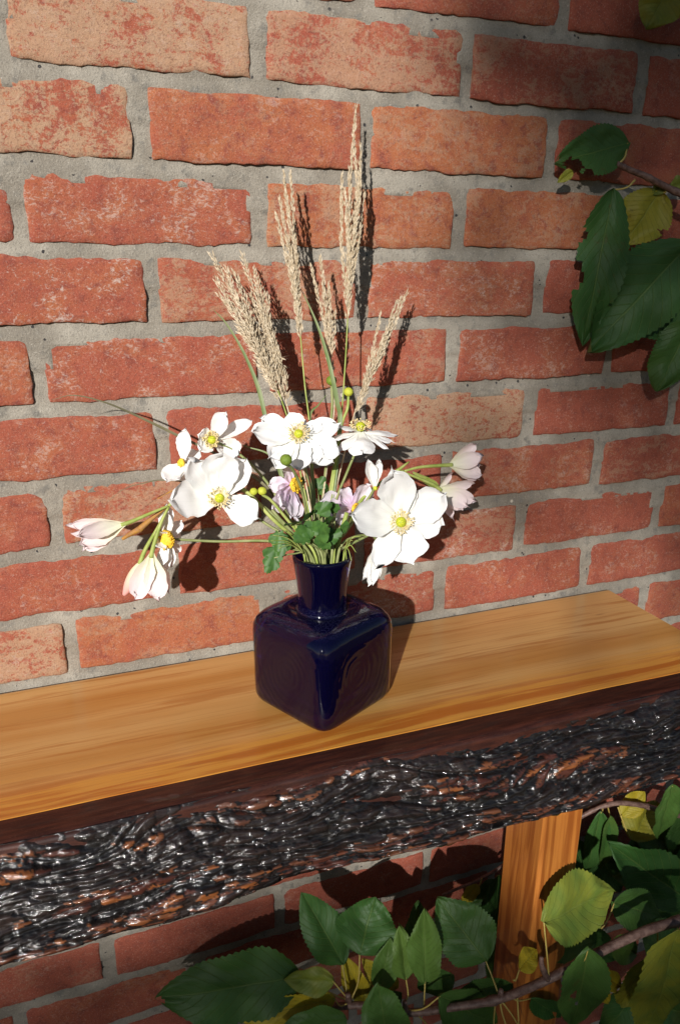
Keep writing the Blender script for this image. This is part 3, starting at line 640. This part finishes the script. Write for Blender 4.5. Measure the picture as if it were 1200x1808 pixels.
plume('broad dried grass plume fanning furthest left', (500, 715, -.080), (455, 600, -.066), [(374, 449, -.046), (381, 494, -.050), (398, 472, -.046), (413, 479, -.050), (400, 530, -.056), (425, 530, -.050), (440, 560, -.054), (470, 610, -.060), (420, 580, -.06), (436, 600, -.064), (452, 640, -.068), (466, 660, -.07), (405, 505, -.052), (388, 520, -.054)], [(515, 770, -.090), (540, 880, -.115)], (-.004, .010), 11, 1.2, 1.6)
plume('dense dried grass plume overlapping the left fan, with upright forked tip', (508, 722, -.076), (480, 600, -.060), [(428, 450, -.040), (448, 474, -.042), (442, 520, -.046), (455, 545, -.046), (478, 580, -.052), (493, 640, -.06), (465, 560, -.056), (470, 520, -.048), (484, 610, -.058), (476, 560, -.05), (460, 505, -.046), (500, 660, -.064)], [(525, 780, -.088), (545, 880, -.112)], (0, .014), 12, 1.2, 1.6)
plume('tall slender dried grass plume left of the tallest one', (531, 600, -.058), (522, 500, -.052), [(500, 305, -.040), (513, 303, -.042), (494, 352, -.044), (488, 380, -.046), (519, 395, -.044), (505, 340, -.05), (522, 440, -.048), (508, 420, -.052)], [(538, 680, -.068), (547, 755, -.078), (555, 880, -.110)], (.001, .015), 13, 1.0, .9)
plume('tallest dried grass plume rising to a single fine point', (613, 575, -.056), (619, 440, -.050), [(628, 190, -.036), (626, 250, -.038), (636, 255, -.040), (617, 300, -.044), (603, 310, -.044), (609, 335, -.048), (643, 342, -.042), (635, 310, -.046), (638, 390, -.046), (612, 390, -.05)], [(608, 660, -.066), (601, 745, -.078), (580, 880, -.108)], (.007, .013), 15, 1.0, .85)
plume('short dried grass plume between the two tall ones', (587, 668, -.054), (580, 590, -.050), [(550, 473, -.040), (565, 456, -.042), (580, 500, -.044), (571, 520, -.046), (590, 550, -.046)], [(590, 720, -.070), (580, 800, -.090), (568, 900, -.116)], (.004, .016), 16, 1.0, .9)
plume('dried grass plume leaning right over the brick wall', (622, 742, -.080), (650, 655, -.062), [(718, 516, -.040), (708, 526, -.042), (700, 531, -.044), (694, 560, -.046), (671, 556, -.048), (680, 590, -.052), (662, 620, -.06)], [(608, 800, -.092), (590, 880, -.108)], (.010, .010), 18, 1.0, .9)
def blade(label, pts, w, mouth=None, mat='blade', seed=0):
    P = [at(*p) for p in pts]
    if mouth is not None: P = P + into_vase(*mouth)
    path = catmull(P, 8); fr = frames(path); mb = MB(); V = []
    for i, p in enumerate(path):
        t = i / (len(path) - 1); hw = w * .5 * min(1, .10 + 2.2 * t); tn = fr[i][0]
        sd = tn.cross(TOCAM); sd = sd.normalized() if sd.length > 1e-4 else fr[i][1]; nn = sd.cross(tn)
        V += [p - sd * hw, p - nn * hw * .35, p + sd * hw]
    F = []
    for i in range(len(path) - 1): F += [(i * 3, i * 3 + 1, i * 3 + 4, i * 3 + 3), (i * 3 + 1, i * 3 + 2, i * 3 + 5, i * 3 + 4)]
    mb.add(V, F); o = mb.build('grass_strand', M[mat], None, True, P[-1]); tag(o, label, 'grass', 'green grass blades'); return o
blade('green grass blade curving up beside the left fan of dried plumes', [(378, 548, -.040), (400, 572, -.044), (430, 622, -.052), (455, 682, -.062), (470, 742, -.074), (500, 850, -.105)], .0042, (-.010, .012))
blade('long thin grass blade reaching furthest out to the left over the bricks', [(92, 706, -.060), (132, 698, -.062), (190, 712, -.064), (250, 738, -.068), (312, 768, -.072), (400, 812, -.085), (480, 870, -.108)], .0026, (-.014, .012), 'dryblade')
blade('hair thin dark grass blade arching down below the long one', [(178, 897, -.060), (215, 866, -.064), (250, 854, -.066), (300, 848, -.070), (400, 866, -.090), (480, 910, -.114)], .0014, (-.012, .010), 'dryblade')
blade('broad green grass blade in front of the small dark seed head', [(530, 508, -.045), (548, 545, -.050), (566, 590, -.058), (583, 650, -.075), (595, 710, -.082), (600, 745, -.085), (590, 850, -.106)], .0046, (.004, .010))
blade('short green grass blade beside the stem of the slender tall plume', [(576, 697, -.062), (562, 715, -.066), (547, 735, -.072), (549, 800, -.090), (556, 900, -.118)], .0036, (.002, .012))
blade('thin stalk crossing behind the small half turned anemone', [(415, 782, -.060), (440, 790, -.064), (480, 806, -.078), (520, 860, -.100)], .0024, (-.006, .012))

# ------------------------------------------------------------------ green sprigs at the vase mouth
def sprig_leaf(c, d, nrm, size, seed):
    rs = random.Random(seed); d = d.normalized(); n = (nrm - d * nrm.dot(d)).normalized(); w = d.cross(n); V = [c]; NN = 40
    for k in range(NN + 1):
        th = -2.75 + 5.5 * k / NN; r = size * (.62 + .26 * abs(math.cos(th * 2.0)) + .07 * abs(math.sin(th * 9)) + .06 * rs.uniform(-1, 1)) * (.75 + .25 * math.cos(th * .5))
        V.append(c + d * (r * math.cos(th) + size * .45) + w * (r * math.sin(th) * .85) + n * (.22 * size * (math.cos(th * 4) * .5) - .3 * size * (r / size) ** 2 * .4))
    mb = MB(); mb.add(V, [(0, k, k + 1) for k in range(1, NN + 1)]); return mb
for (label, mouth, lv) in (
    ('sprig of lobed dark green leaves at the middle of the vase mouth', (-.002, -.014), [(545, 915, -.150, .011), (562, 908, -.148, .012), (533, 932, -.152, .012), (556, 945, -.154, .016), (580, 925, -.146, .013), (573, 950, -.15, .013), (600, 930, -.142, .011), (520, 925, -.146, .012), (590, 905, -.138, .010), (540, 958, -.155, .014), (566, 968, -.154, .012)]),
    ('sprig of dark green leaves hanging over the left of the vase rim', (-.018, -.006), [(492, 940, -.135, .014), (487, 968, -.136, .014), (500, 950, -.138, .013), (484, 985, -.138, .012)]),
    ('sprig of small leaves behind the stems above the vase', (.006, .010), [(560, 862, -.105, .010), (545, 880, -.105, .010), (575, 870, -.104, .009), (540, 850, -.10, .008)])):
    rt = empty('leaf_sprig', MOUTH + Vector((mouth[0], mouth[1], -.1)), label, 'foliage', 'leaf sprigs in the vase'); s = MB(); rr = random.Random(len(label))
    for k, (px, py, y, sz) in enumerate(lv):
        c = at(px, py, y); up = Vector((rr.uniform(-.7, .7), rr.uniform(-.7, .1), rr.uniform(-.3, .9)))
        if 'hanging' in label: up = Vector((rr.uniform(-.6, -.1), -.2, -.8))
        sprig_leaf(c, up, N(rr.uniform(-.5, .5), 0, rr.uniform(-.2, .6)), sz, k * 5 + len(label)).build('leaf', M['sprig'], rt, True)
        tube(s, [c, c.lerp(MOUTH + Vector((mouth[0], mouth[1], .01)), .6)] + into_vase(*mouth)[:2], .0007, .0011, 5, 5)
    s.build('stem', M['stem'], rt)
rs = random.Random(21)
for (label, mouth, dirs) in (('feathery green tips spilling over the right of the vase rim', (.020, -.010), [(620, 990), (612, 998), (628, 975), (604, 1003), (622, 955), (636, 948)]),
                             ('feathery green tips spilling over the left of the vase rim', (-.021, -.008), [(482, 945), (478, 955), (486, 930), (492, 968), (480, 962)])):
    rt = empty('feathery_sprig', MOUTH + Vector((mouth[0], mouth[1], -.1)), label, 'foliage', 'feathery sprigs on the rim'); s = MB(); a = MOUTH + Vector((mouth[0], mouth[1], .008))
    for (px, py) in dirs:
        p = at(px, py, -.158 + rs.uniform(-.006, .01)); tube(s, [p, p.lerp(a, .5) + Vector((0, 0, .006)), a], .0003, .0008, 5, 5)
    tube(s, [a] + into_vase(*mouth), .0010, .0012, 4, 5); s.build('needles', M['stemlight'], rt)
for k, (x, y, dx, dy, mt, lb) in enumerate([(523, 925, -.018, -.002, 'stemlight', 'thick pale green cut stem leaning out to the left in the vase mouth'), (612, 905, .016, .002, 'stemlight', 'thick light green cut stem leaning right in the vase mouth'),
        (480, 900, -.014, -.012, 'stem', 'thin grey green stem slanting left from the vase mouth'), (592, 890, .004, -.016, 'stem', 'short cut stem tip standing above the leaves at the vase mouth')]):
    P = [at(x, y, -.130)] + into_vase(dx, dy); s = MB(); tube(s, P, .0022 if k < 2 else .0013, .0030 if k < 2 else .0015, 6, 8); o = s.build('cut_stem', M[mt], None, True, P[-1]); tag(o, lb, 'stem', 'cut stems in the vase')

# ------------------------------------------------------------------ cherry branches
def leaf(parent, base, tip, wpx, stalk_to=None, yel=0., bri=.2, spot=0., nrm=None, fold=.18, curl=.10, seed=0, pleat=.0014, bites=()):
    """base, tip: (px, py, y)"""
    rs = random.Random(seed * 31 + int(base[0]) + int(tip[1])); b = at(*base); t = at(*tip); a = t - b; L = a.length; ax = a.normalized(); W = px_size(b.lerp(t, .5), wpx)
    nn = nrm if nrm is not None else (TOCAM + Vector((rs.uniform(-.25, .25), 0, rs.uniform(0, .35)))); n = (nn - ax * nn.dot(ax)).normalized(); w = ax.cross(n)
    NU, NS = 44, 14; V = []; UV = []; F = []; o1 = rs.uniform(0, 90)
    for i in range(NU + 1):
        u = i / NU; f = (math.sin(math.pi * min(1, u ** .82)) ** .72) if u < 1 else 0
        f *= 1 - .10 * u; tooth = 1 + (.045 if i % 2 else -.02) * (1 if .05 < u < .97 else 0)
        for j in range(NS + 1):
            s = -1 + 2 * j / NS; hw = W * .5 * max(f, .012) * (tooth if abs(s) == 1 else 1) * (1 + .22 * noise.noise((u * 2.6, o1 + (5 if s > 0 else 0), 0)))
            ph = ((u - abs(s) * .5 * .55) * 11) % 1.0
            up = fold * W * .5 * abs(s) * f - curl * L * u * u + pleat * math.sin(math.pi * ph) * min(1, abs(s) * 4) * (1 - abs(s) ** 4)
            up += noise.noise((u * 2.4 + o1, s * 1.2, 1)) * .10 * W + noise.noise((u * 6 + o1, s * 3, 4)) * .030 * W + noise.noise((u * 3.5, o1, 7 if s > 0 else 2)) * .16 * W * s * s
            V.append(b + ax * (u * L) + w * (hw * s) + n * up); UV.append((u, (s + 1) / 2))
    for i in range(NU):
        for j in range(NS):
            k = i * (NS + 1) + j; uu, ss = (i + .5) / NU, -1 + (2 * j + 1) / NS
            if any(((uu - bu) / br) ** 2 + ((ss - bs) / (br * bk_)) ** 2 < 1 + .8 * noise.noise((uu * 14, ss * 6, o1)) for bu, bs, br, bk_ in bites): continue
            F.append((k, k + 1, k + NS + 2, k + NS + 1))
    mb = MB(); mb.add(V, F); mb.uv = UV; o = mb.build('leaf', M['leaf'], parent); o.color = (yel, bri, spot, 1)
    if stalk_to is not None:
        q = at(*stalk_to); s = MB(); md = b.lerp(q, .5) + Vector((rs.uniform(-.003, .003), -.003, -.004)); tube(s, [b + ax * .002, md, q], .0009, .0012, 6, 6); s.build('stalk', M['stalk'], o)
    return o
def branch(parent, pts, r0, r1, name='twig', seed=0):
    s = MB(); rs = random.Random(seed)
    tube(s, [at(*p) for p in pts], 0, 0, 10, 9, rf=lambda t: (r0 + (r1 - r0) * t) * (1 + .10 * noise.noise((t * 40, seed, 0)) + (.18 if abs((t * 5.3) % 1 - .5) < .05 else 0)))
    return s.build(name, M['twig'], parent)
def Y1(px): return -.045 - .19 * max(0, min(1, (px - 300) / 700))          # the lower branch comes forward towards the right
b1 = empty('leafy_branch', at(1330, 1590, -.25), 'brown branch with large green and yellow leaves crossing in front of the shelf leg', 'branch', 'leafy branches beside the shelf')
branch(b1, [(1330, 1590, -.25), (1200, 1625, -.25), (1130, 1647, -.25), (1040, 1690, -.245), (960, 1732, -.235), (880, 1764, -.212), (800, 1778, -.19), (720, 1788, -.165), (640, 1775, -.14), (560, 1784, -.115), (480, 1812, -.10), (400, 1845, -.09)], .0062, .0040, seed=1)
k1 = [ # base, tip, width, stalk, yellow, pale, spot, fold, curl
 ((532, 1722, -.10), (272, 1768, -.065), 128, (618, 1768, -.13), 0, .10, 0, .10, .03),
 ((605, 1702, -.11), (535, 1578, -.075), 78, (614, 1765, -.13), 0, .05, 0, .15, .05),
 ((634, 1686, -.12), (662, 1583, -.085), 112, (620, 1765, -.13), 0, .05, 0, .12, -.05),
 ((669, 1748, -.14), (690, 1658, -.13), 46, (650, 1772, -.14), 0, .45, 0, .5, .05),
 ((716, 1728, -.15), (706, 1638, -.14), 50, (714, 1770, -.155), 0, .70, 0, .35, .05),
 ((750, 1735, -.16), (748, 1598, -.14), 62, (748, 1782, -.165), 0, .55, 0, .45, -.05),
 ((858, 1697, -.18), (772, 1588, -.13), 108, (882, 1765, -.21), 0, .12, 0, .15, .06),
 ((728, 1700, -.11), (742, 1596, -.09), 60, None, 0, .0, 0, .2, .1),
 ((592, 1762, -.125), (418, 1806, -.10), 58, (612, 1772, -.135), 1, .3, .2, .2, .05),
 ((590, 1732, -.12), (500, 1730, -.10), 50, (615, 1768, -.13), .35, .5, 0, .3, .05),
 ((560, 1735, -.105), (470, 1752, -.09), 40, None, .8, .3, 0, .2, .05),
 ((684, 1840, -.175), (668, 1742, -.165), 92, None, 0, .25, 0, .15, .08),
 ((612, 1800, -.15), (490, 1824, -.14), 70, None, 0, .25, 0, .2, .05),
 ((774, 1758, -.185), (884, 1818, -.20), 84, (722, 1785, -.165), 0, .25, 0, .12, .10),
 ((915, 1712, -.215), (948, 1676, -.205), 40, (905, 1730, -.22), 1, .3, .1, .35, .1),
 ((957, 1628, -.235), (1086, 1575, -.215), 118, (968, 1722, -.24), .30, .65, 0, .10, .06),
 ((1082, 1592, -.19), (1170, 1622, -.20), 74, (1060, 1640, -.2), 0, .20, 0, .15, .05),
 ((960, 1600, -.19), (1010, 1545, -.18), 60, None, 0, .10, 0, .2, .0),
 ((1038, 1672, -.255), (1012, 1824, -.24), 92, (1010, 1705, -.245), 0, .28, .35, .30, .05),
 ((1050, 1712, -.22), (1102, 1748, -.205), 34, None, .9, .7, .3, .3, .05),
 ((1055, 1740, -.215), (1075, 1775, -.205), 26, None, 1, .3, .1, .3, .05),
 ((1196, 1640, -.27), (1150, 1850, -.25), 132, (1205, 1628, -.255), .40, .45, 0, .12, .08),
 ((1150, 1690, -.22), (1096, 1780, -.20), 90, (1160, 1645, -.235), .45, .25, .1, .15, .05),
 ((936, 1762, -.20), (992, 1800, -.19), 46, (890, 1752, -.21), 0, .0, 0, .2, .05),
 ((1050, 1662, -.20), (955, 1690, -.18), 50, None, .1, .35, 0, .2, .05),
 ((1080, 1662, -.22), (1126, 1688, -.21), 52, None, .1, .35, 0, .2, .05),
 ((905, 1735, -.205), (806, 1762, -.17), 52, None, 0, .15, 0, .3, .05),
 ((640, 1810, -.16), (712, 1755, -.13), 56, None, 0, .2, 0, .3, .05),
 ((800, 1720, -.16), (735, 1745, -.13), 54, None, 0, .15, 0, .2, .05),
 ((700, 1745, -.12), (640, 1695, -.10), 44, None, .75, .2, .2, .3, .05),
 ((640, 1760, -.115), (606, 1690, -.10), 44, None, .9, .2, .2, .3, .05),
 ((650, 1770, -.12), (620, 1720, -.10), 40, None, .55, .3, .2, .3, .05),
 ((420, 1815, -.10), (340, 1806, -.085), 50, None, 0, .3, 0, .2, .05)]
for k, (b, t, w, st, ye, br, spo, fo, cu) in enumerate(k1):
    leaf(b1, b, t, w, st, ye, br, spo, None, fo, cu, k, .0014, {18: ((.55, .25, .05, 2.5), (.66, .1, .03, 2)), 0: ((.98, -.4, .05, 9),), 7: ((.5, 1, .04, 4),)}.get(k, ()))
for pts in ([(882, 1765, -.21), (886, 1790, -.215), (900, 1830, -.22)], [(885, 1768, -.21), (905, 1795, -.215), (925, 1830, -.22)], [(912, 1752, -.22), (914, 1790, -.222), (916, 1830, -.225)], [(722, 1782, -.165), (745, 1800, -.17), (770, 1830, -.175)], [(875, 1765, -.21), (872, 1790, -.205), (870, 1830, -.2)]):
    s = MB(); tube(s, [at(*p) for p in pts], .0011, .0009, 6, 6); s.build('stalk', M['stalk'], b1)
for pts, ra, rb_ in (([(966, 1728, -.237), (956, 1706, -.24), (955, 1690, -.24)], .0042, .0024), ([(616, 1776, -.13), (614, 1755, -.132)], .0048, .0036), ([(882, 1764, -.21), (884, 1748, -.214)], .0046, .0028), ([(716, 1786, -.165), (714, 1768, -.165)], .0042, .0026)):
    s = MB(); tube(s, [at(*p) for p in pts], ra, rb_, 5, 8); s.build('spur', M['twig'], b1)

b2 = empty('leafy_branch', at(1330, 1470, -.12), 'shaded branch with hanging leaves under the right end of the shelf', 'branch', 'leafy branches beside the shelf')
branch(b2, [(1330, 1470, -.12), (1200, 1440, -.10), (1120, 1420, -.09), (1060, 1425, -.08), (960, 1480, -.06), (860, 1545, -.04), (780, 1580, -.030)], .0048, .0020, seed=2)
k2 = [((1215, 1590, -.15), (1082, 1498, -.13), 108, None, 0, .0, 0, .25, .05), ((1212, 1560, -.12), (1086, 1552, -.10), 56, None, .25, .35, 0, .2, .05), ((1186, 1385, -.13), (1162, 1484, -.12), 62, (1180, 1430, -.10), 0, .30, .1, .2, .05),
 ((1095, 1440, -.08), (1138, 1398, -.08), 40, (1090, 1425, -.085), .8, .2, 0, .2, .05), ((1110, 1480, -.085), (1160, 1416, -.08), 76, (1095, 1440, -.085), .5, .15, .2, .2, .05), ((1060, 1432, -.09), (1036, 1546, -.08), 44, (1064, 1424, -.08), 0, .05, 0, .4, .05),
 ((1076, 1440, -.10), (1064, 1540, -.09), 34, (1072, 1424, -.082), .1, .15, 0, .4, .05), ((1200, 1480, -.09), (1215, 1560, -.08), 90, None, 0, .0, 0, .2, .05), ((1100, 1500, -.07), (1180, 1540, -.06), 80, None, 0, .0, 0, .2, .05),
 ((1200, 1500, -.07), (1110, 1460, -.06), 70, None, .1, .05, 0, .2, .05), ((1220, 1420, -.10), (1190, 1520, -.09), 70, None, 0, .1, 0, .2, .05), ((1120, 1600, -.09), (1210, 1650, -.08), 80, None, .15, .05, .1, .2, .05), ((1210, 1700, -.12), (1130, 1640, -.1), 90, None, .1, .05, 0, .2, .05),
 ((880, 1545, -.05), (872, 1668, -.06), 72, None, 0, .0, 0, .3, .05), ((890, 1560, -.04), (826, 1600, -.035), 40, (900, 1525, -.05), 0, .1, 0, .2, .05), ((842, 1560, -.035), (816, 1596, -.03), 28, (850, 1550, -.04), .8, .2, 0, .2, .05), ((890, 1650, -.08), (866, 1740, -.07), 50, None, 0, .3, 0, .3, .05),
 ((1130, 1740, -.10), (1060, 1830, -.09), 70, None, .1, .0, 0, .2, .05), ((1010, 1640, -.10), (1090, 1700, -.08), 66, None, 0, .1, 0, .2, .05), ((1040, 1560, -.06), (1010, 1480, -.05), 60, None, 0, .0, 0, .2, .05), ((1050, 1500, -.05), (1100, 1580, -.05), 70, None, 0, .0, 0, .2, .05), ((1210, 1790, -.12), (1110, 1760, -.1), 80, None, .2, .1, 0, .2, .05)]
for k, (b, t, w, st, ye, br, spo, fo, cu) in enumerate(k2): leaf(b2, b, t, w, st, ye, br, spo, None, fo, cu, k + 50)

b3 = empty('leafy_branch', at(1330, 395, -.05), 'twig with dark green drooping leaves lying against the upper wall', 'branch', 'leafy branches beside the shelf')
branch(b3, [(1330, 395, -.05), (1200, 342, -.042), (1140, 312, -.036), (1110, 300, -.032), (1088, 289, -.030)], .0042, .0030, seed=3)
FL = Vector((-.35, -.93, .10))
k3 = [((1110, 252, -.028), (982, 286, -.022), 82, (1090, 290, -.030), 0, .12, .35, .12, .06), ((1082, 332, -.034), (1030, 612, -.030), 92, (1120, 318, -.034), 0, .0, .25, .05, .04), ((1215, 430, -.055), (1042, 622, -.040), 138, (1260, 375, -.048), 0, .04, .1, .12, .05),
 ((1165, 336, -.032), (1100, 432, -.024), 98, (1172, 330, -.038), .55, .35, .35, .08, .02), ((1240, 520, -.044), (1106, 582, -.030), 110, None, 0, .05, 0, .1, .03), ((1222, 560, -.055), (1160, 692, -.048), 92, (1262, 500, -.05), 0, .14, 0, .15, .05),
 ((1240, 490, -.050), (1112, 574, -.040), 26, None, .1, 1., 0, .4, .0), ((1172, 322, -.034), (1150, 345, -.030), 24, None, .3, .3, 0, .2, .0), ((1210, 322, -.034), (1180, 330, -.03), 30, None, .3, .3, 0, .2, .0), ((1010, 302, -.026), (984, 322, -.022), 18, None, .5, .9, .3, .4, .1)]
for k, (b, t, w, st, ye, br, spo, fo, cu) in enumerate(k3):
    leaf(b3, b, t, w, st, ye, br, spo, FL, fo, cu, k + 90, .0013, {0: ((.80, -.55, .13, 4.0), (.62, -.95, .06, 5), (.97, .5, .05, 6)), 1: ((.30, .95, .05, 5), (.55, 1.0, .10, 4), (.72, -1., .03, 4)), 3: ((.9, .7, .12, 4), (.5, -1, .05, 5))}.get(k, ()))
b4 = empty('leafy_branch', at(1330, -120, -.06), 'tip of a twig with yellow green leaf above the wall bricks', 'branch', 'leafy branches beside the shelf')
branch(b4, [(1330, -120, -.06), (1260, -70, -.05), (1200, -34, -.045)], .0035, .0022, seed=4)
leaf(b4, (1188, -34, -.042), (1140, 50, -.034), 88, (1202, -36, -.046), .35, .35, 0, FL, .1, .03, 99)
leaf(b4, (1250, -60, -.05), (1215, 30, -.045), 80, (1262, -70, -.05), .1, .1, 0, FL, .1, .03, 98)

# ------------------------------------------------------------------ unseen hedge and tree, added to darken the lower and upper right wall
def leafy(name, mat, parent, pts, size, seed):
    rs = random.Random(seed); mb = MB()
    for p in pts:
        d = Vector((rs.gauss(0, 1), rs.gauss(0, 1), rs.gauss(0, .7))).normalized(); w = d.orthogonal().normalized(); w.rotate(Matrix.Rotation(rs.uniform(0, 6.28), 3, d)); L = size * rs.uniform(.7, 1.3); nn = d.cross(w) * L * .08
        p = Vector(p); mb.add([p - d * L * .5, p + w * L * .27 + nn, p + d * L * .5, p - w * L * .27 + nn], [(0, 1, 2, 3)])
    return mb.build(name, mat, parent, False)
OFF = travel * -8.0; rs = random.Random(5)
hedge = empty('shade_hedge', (-4.0, OFF.y, 0), 'tall loose green hedge added out of view to shade the lower brick wall', 'hedge'); pts = []  # added sun blocker, its leaf density sets how dim the lower wall gets
while len(pts) < 30000:
    x, z = rs.uniform(-6.6, -1.2), rs.uniform(.05, 3.8); top = .66 + OFF.z + .04 * noise.noise((x * 2, 0, 0))
    if rs.random() < (.35 if z < 2.2 else 1) / (1 + math.exp((z - top) / .05)): pts.append((x, OFF.y + rs.uniform(-.14, .14), z))
leafy('foliage', M['sprig'], hedge, pts, .077, 8)
for k in range(9):
    s = MB(); x = -6.4 + k * .62; tube(s, [(x, OFF.y, 0), (x + .05, OFF.y + .05, 1.2), (x - .04, OFF.y, 3.1)], .022, .008, 5, 7); s.build('trunk', M['twig'], hedge)
tc_ = Vector((1.30, 0, 1.95)) + OFF
tree = empty('shade_tree', (tc_.x + .4, tc_.y, 0), 'small leafy tree added out of view to shade the upper right of the wall', 'tree'); pts = []  # added sun blocker, leaves thin outwards so the upper right wall dims gradually
while len(pts) < 14000:
    p = (tc_.x + rs.gauss(0, .48), tc_.y + rs.gauss(0, .44), tc_.z + rs.gauss(0, .48))
    if p[0] + (tc_.y - p[1]) * .67 - OFF.x > .30: pts.append(p)
leafy('crown', M['sprig'], tree, pts, .074, 9)
s = MB(); tube(s, [(tc_.x + .4, tc_.y, 0), (tc_.x + .3, tc_.y, 2.4), (tc_.x + .05, tc_.y, 3.9), tc_ + Vector((0, 0, .5))], .07, .015, 6, 9); s.build('trunk', M['twig'], tree)
for a in range(6):
    s = MB(); e = tc_ + Vector((math.cos(a * 1.05) * .55, math.sin(a * 1.05) * .5, .1 + .12 * a)); tube(s, [(tc_.x + .1, tc_.y, 3.7 + .1 * a), e], .022, .006, 5, 6); s.build('limb', M['twig'], tree)
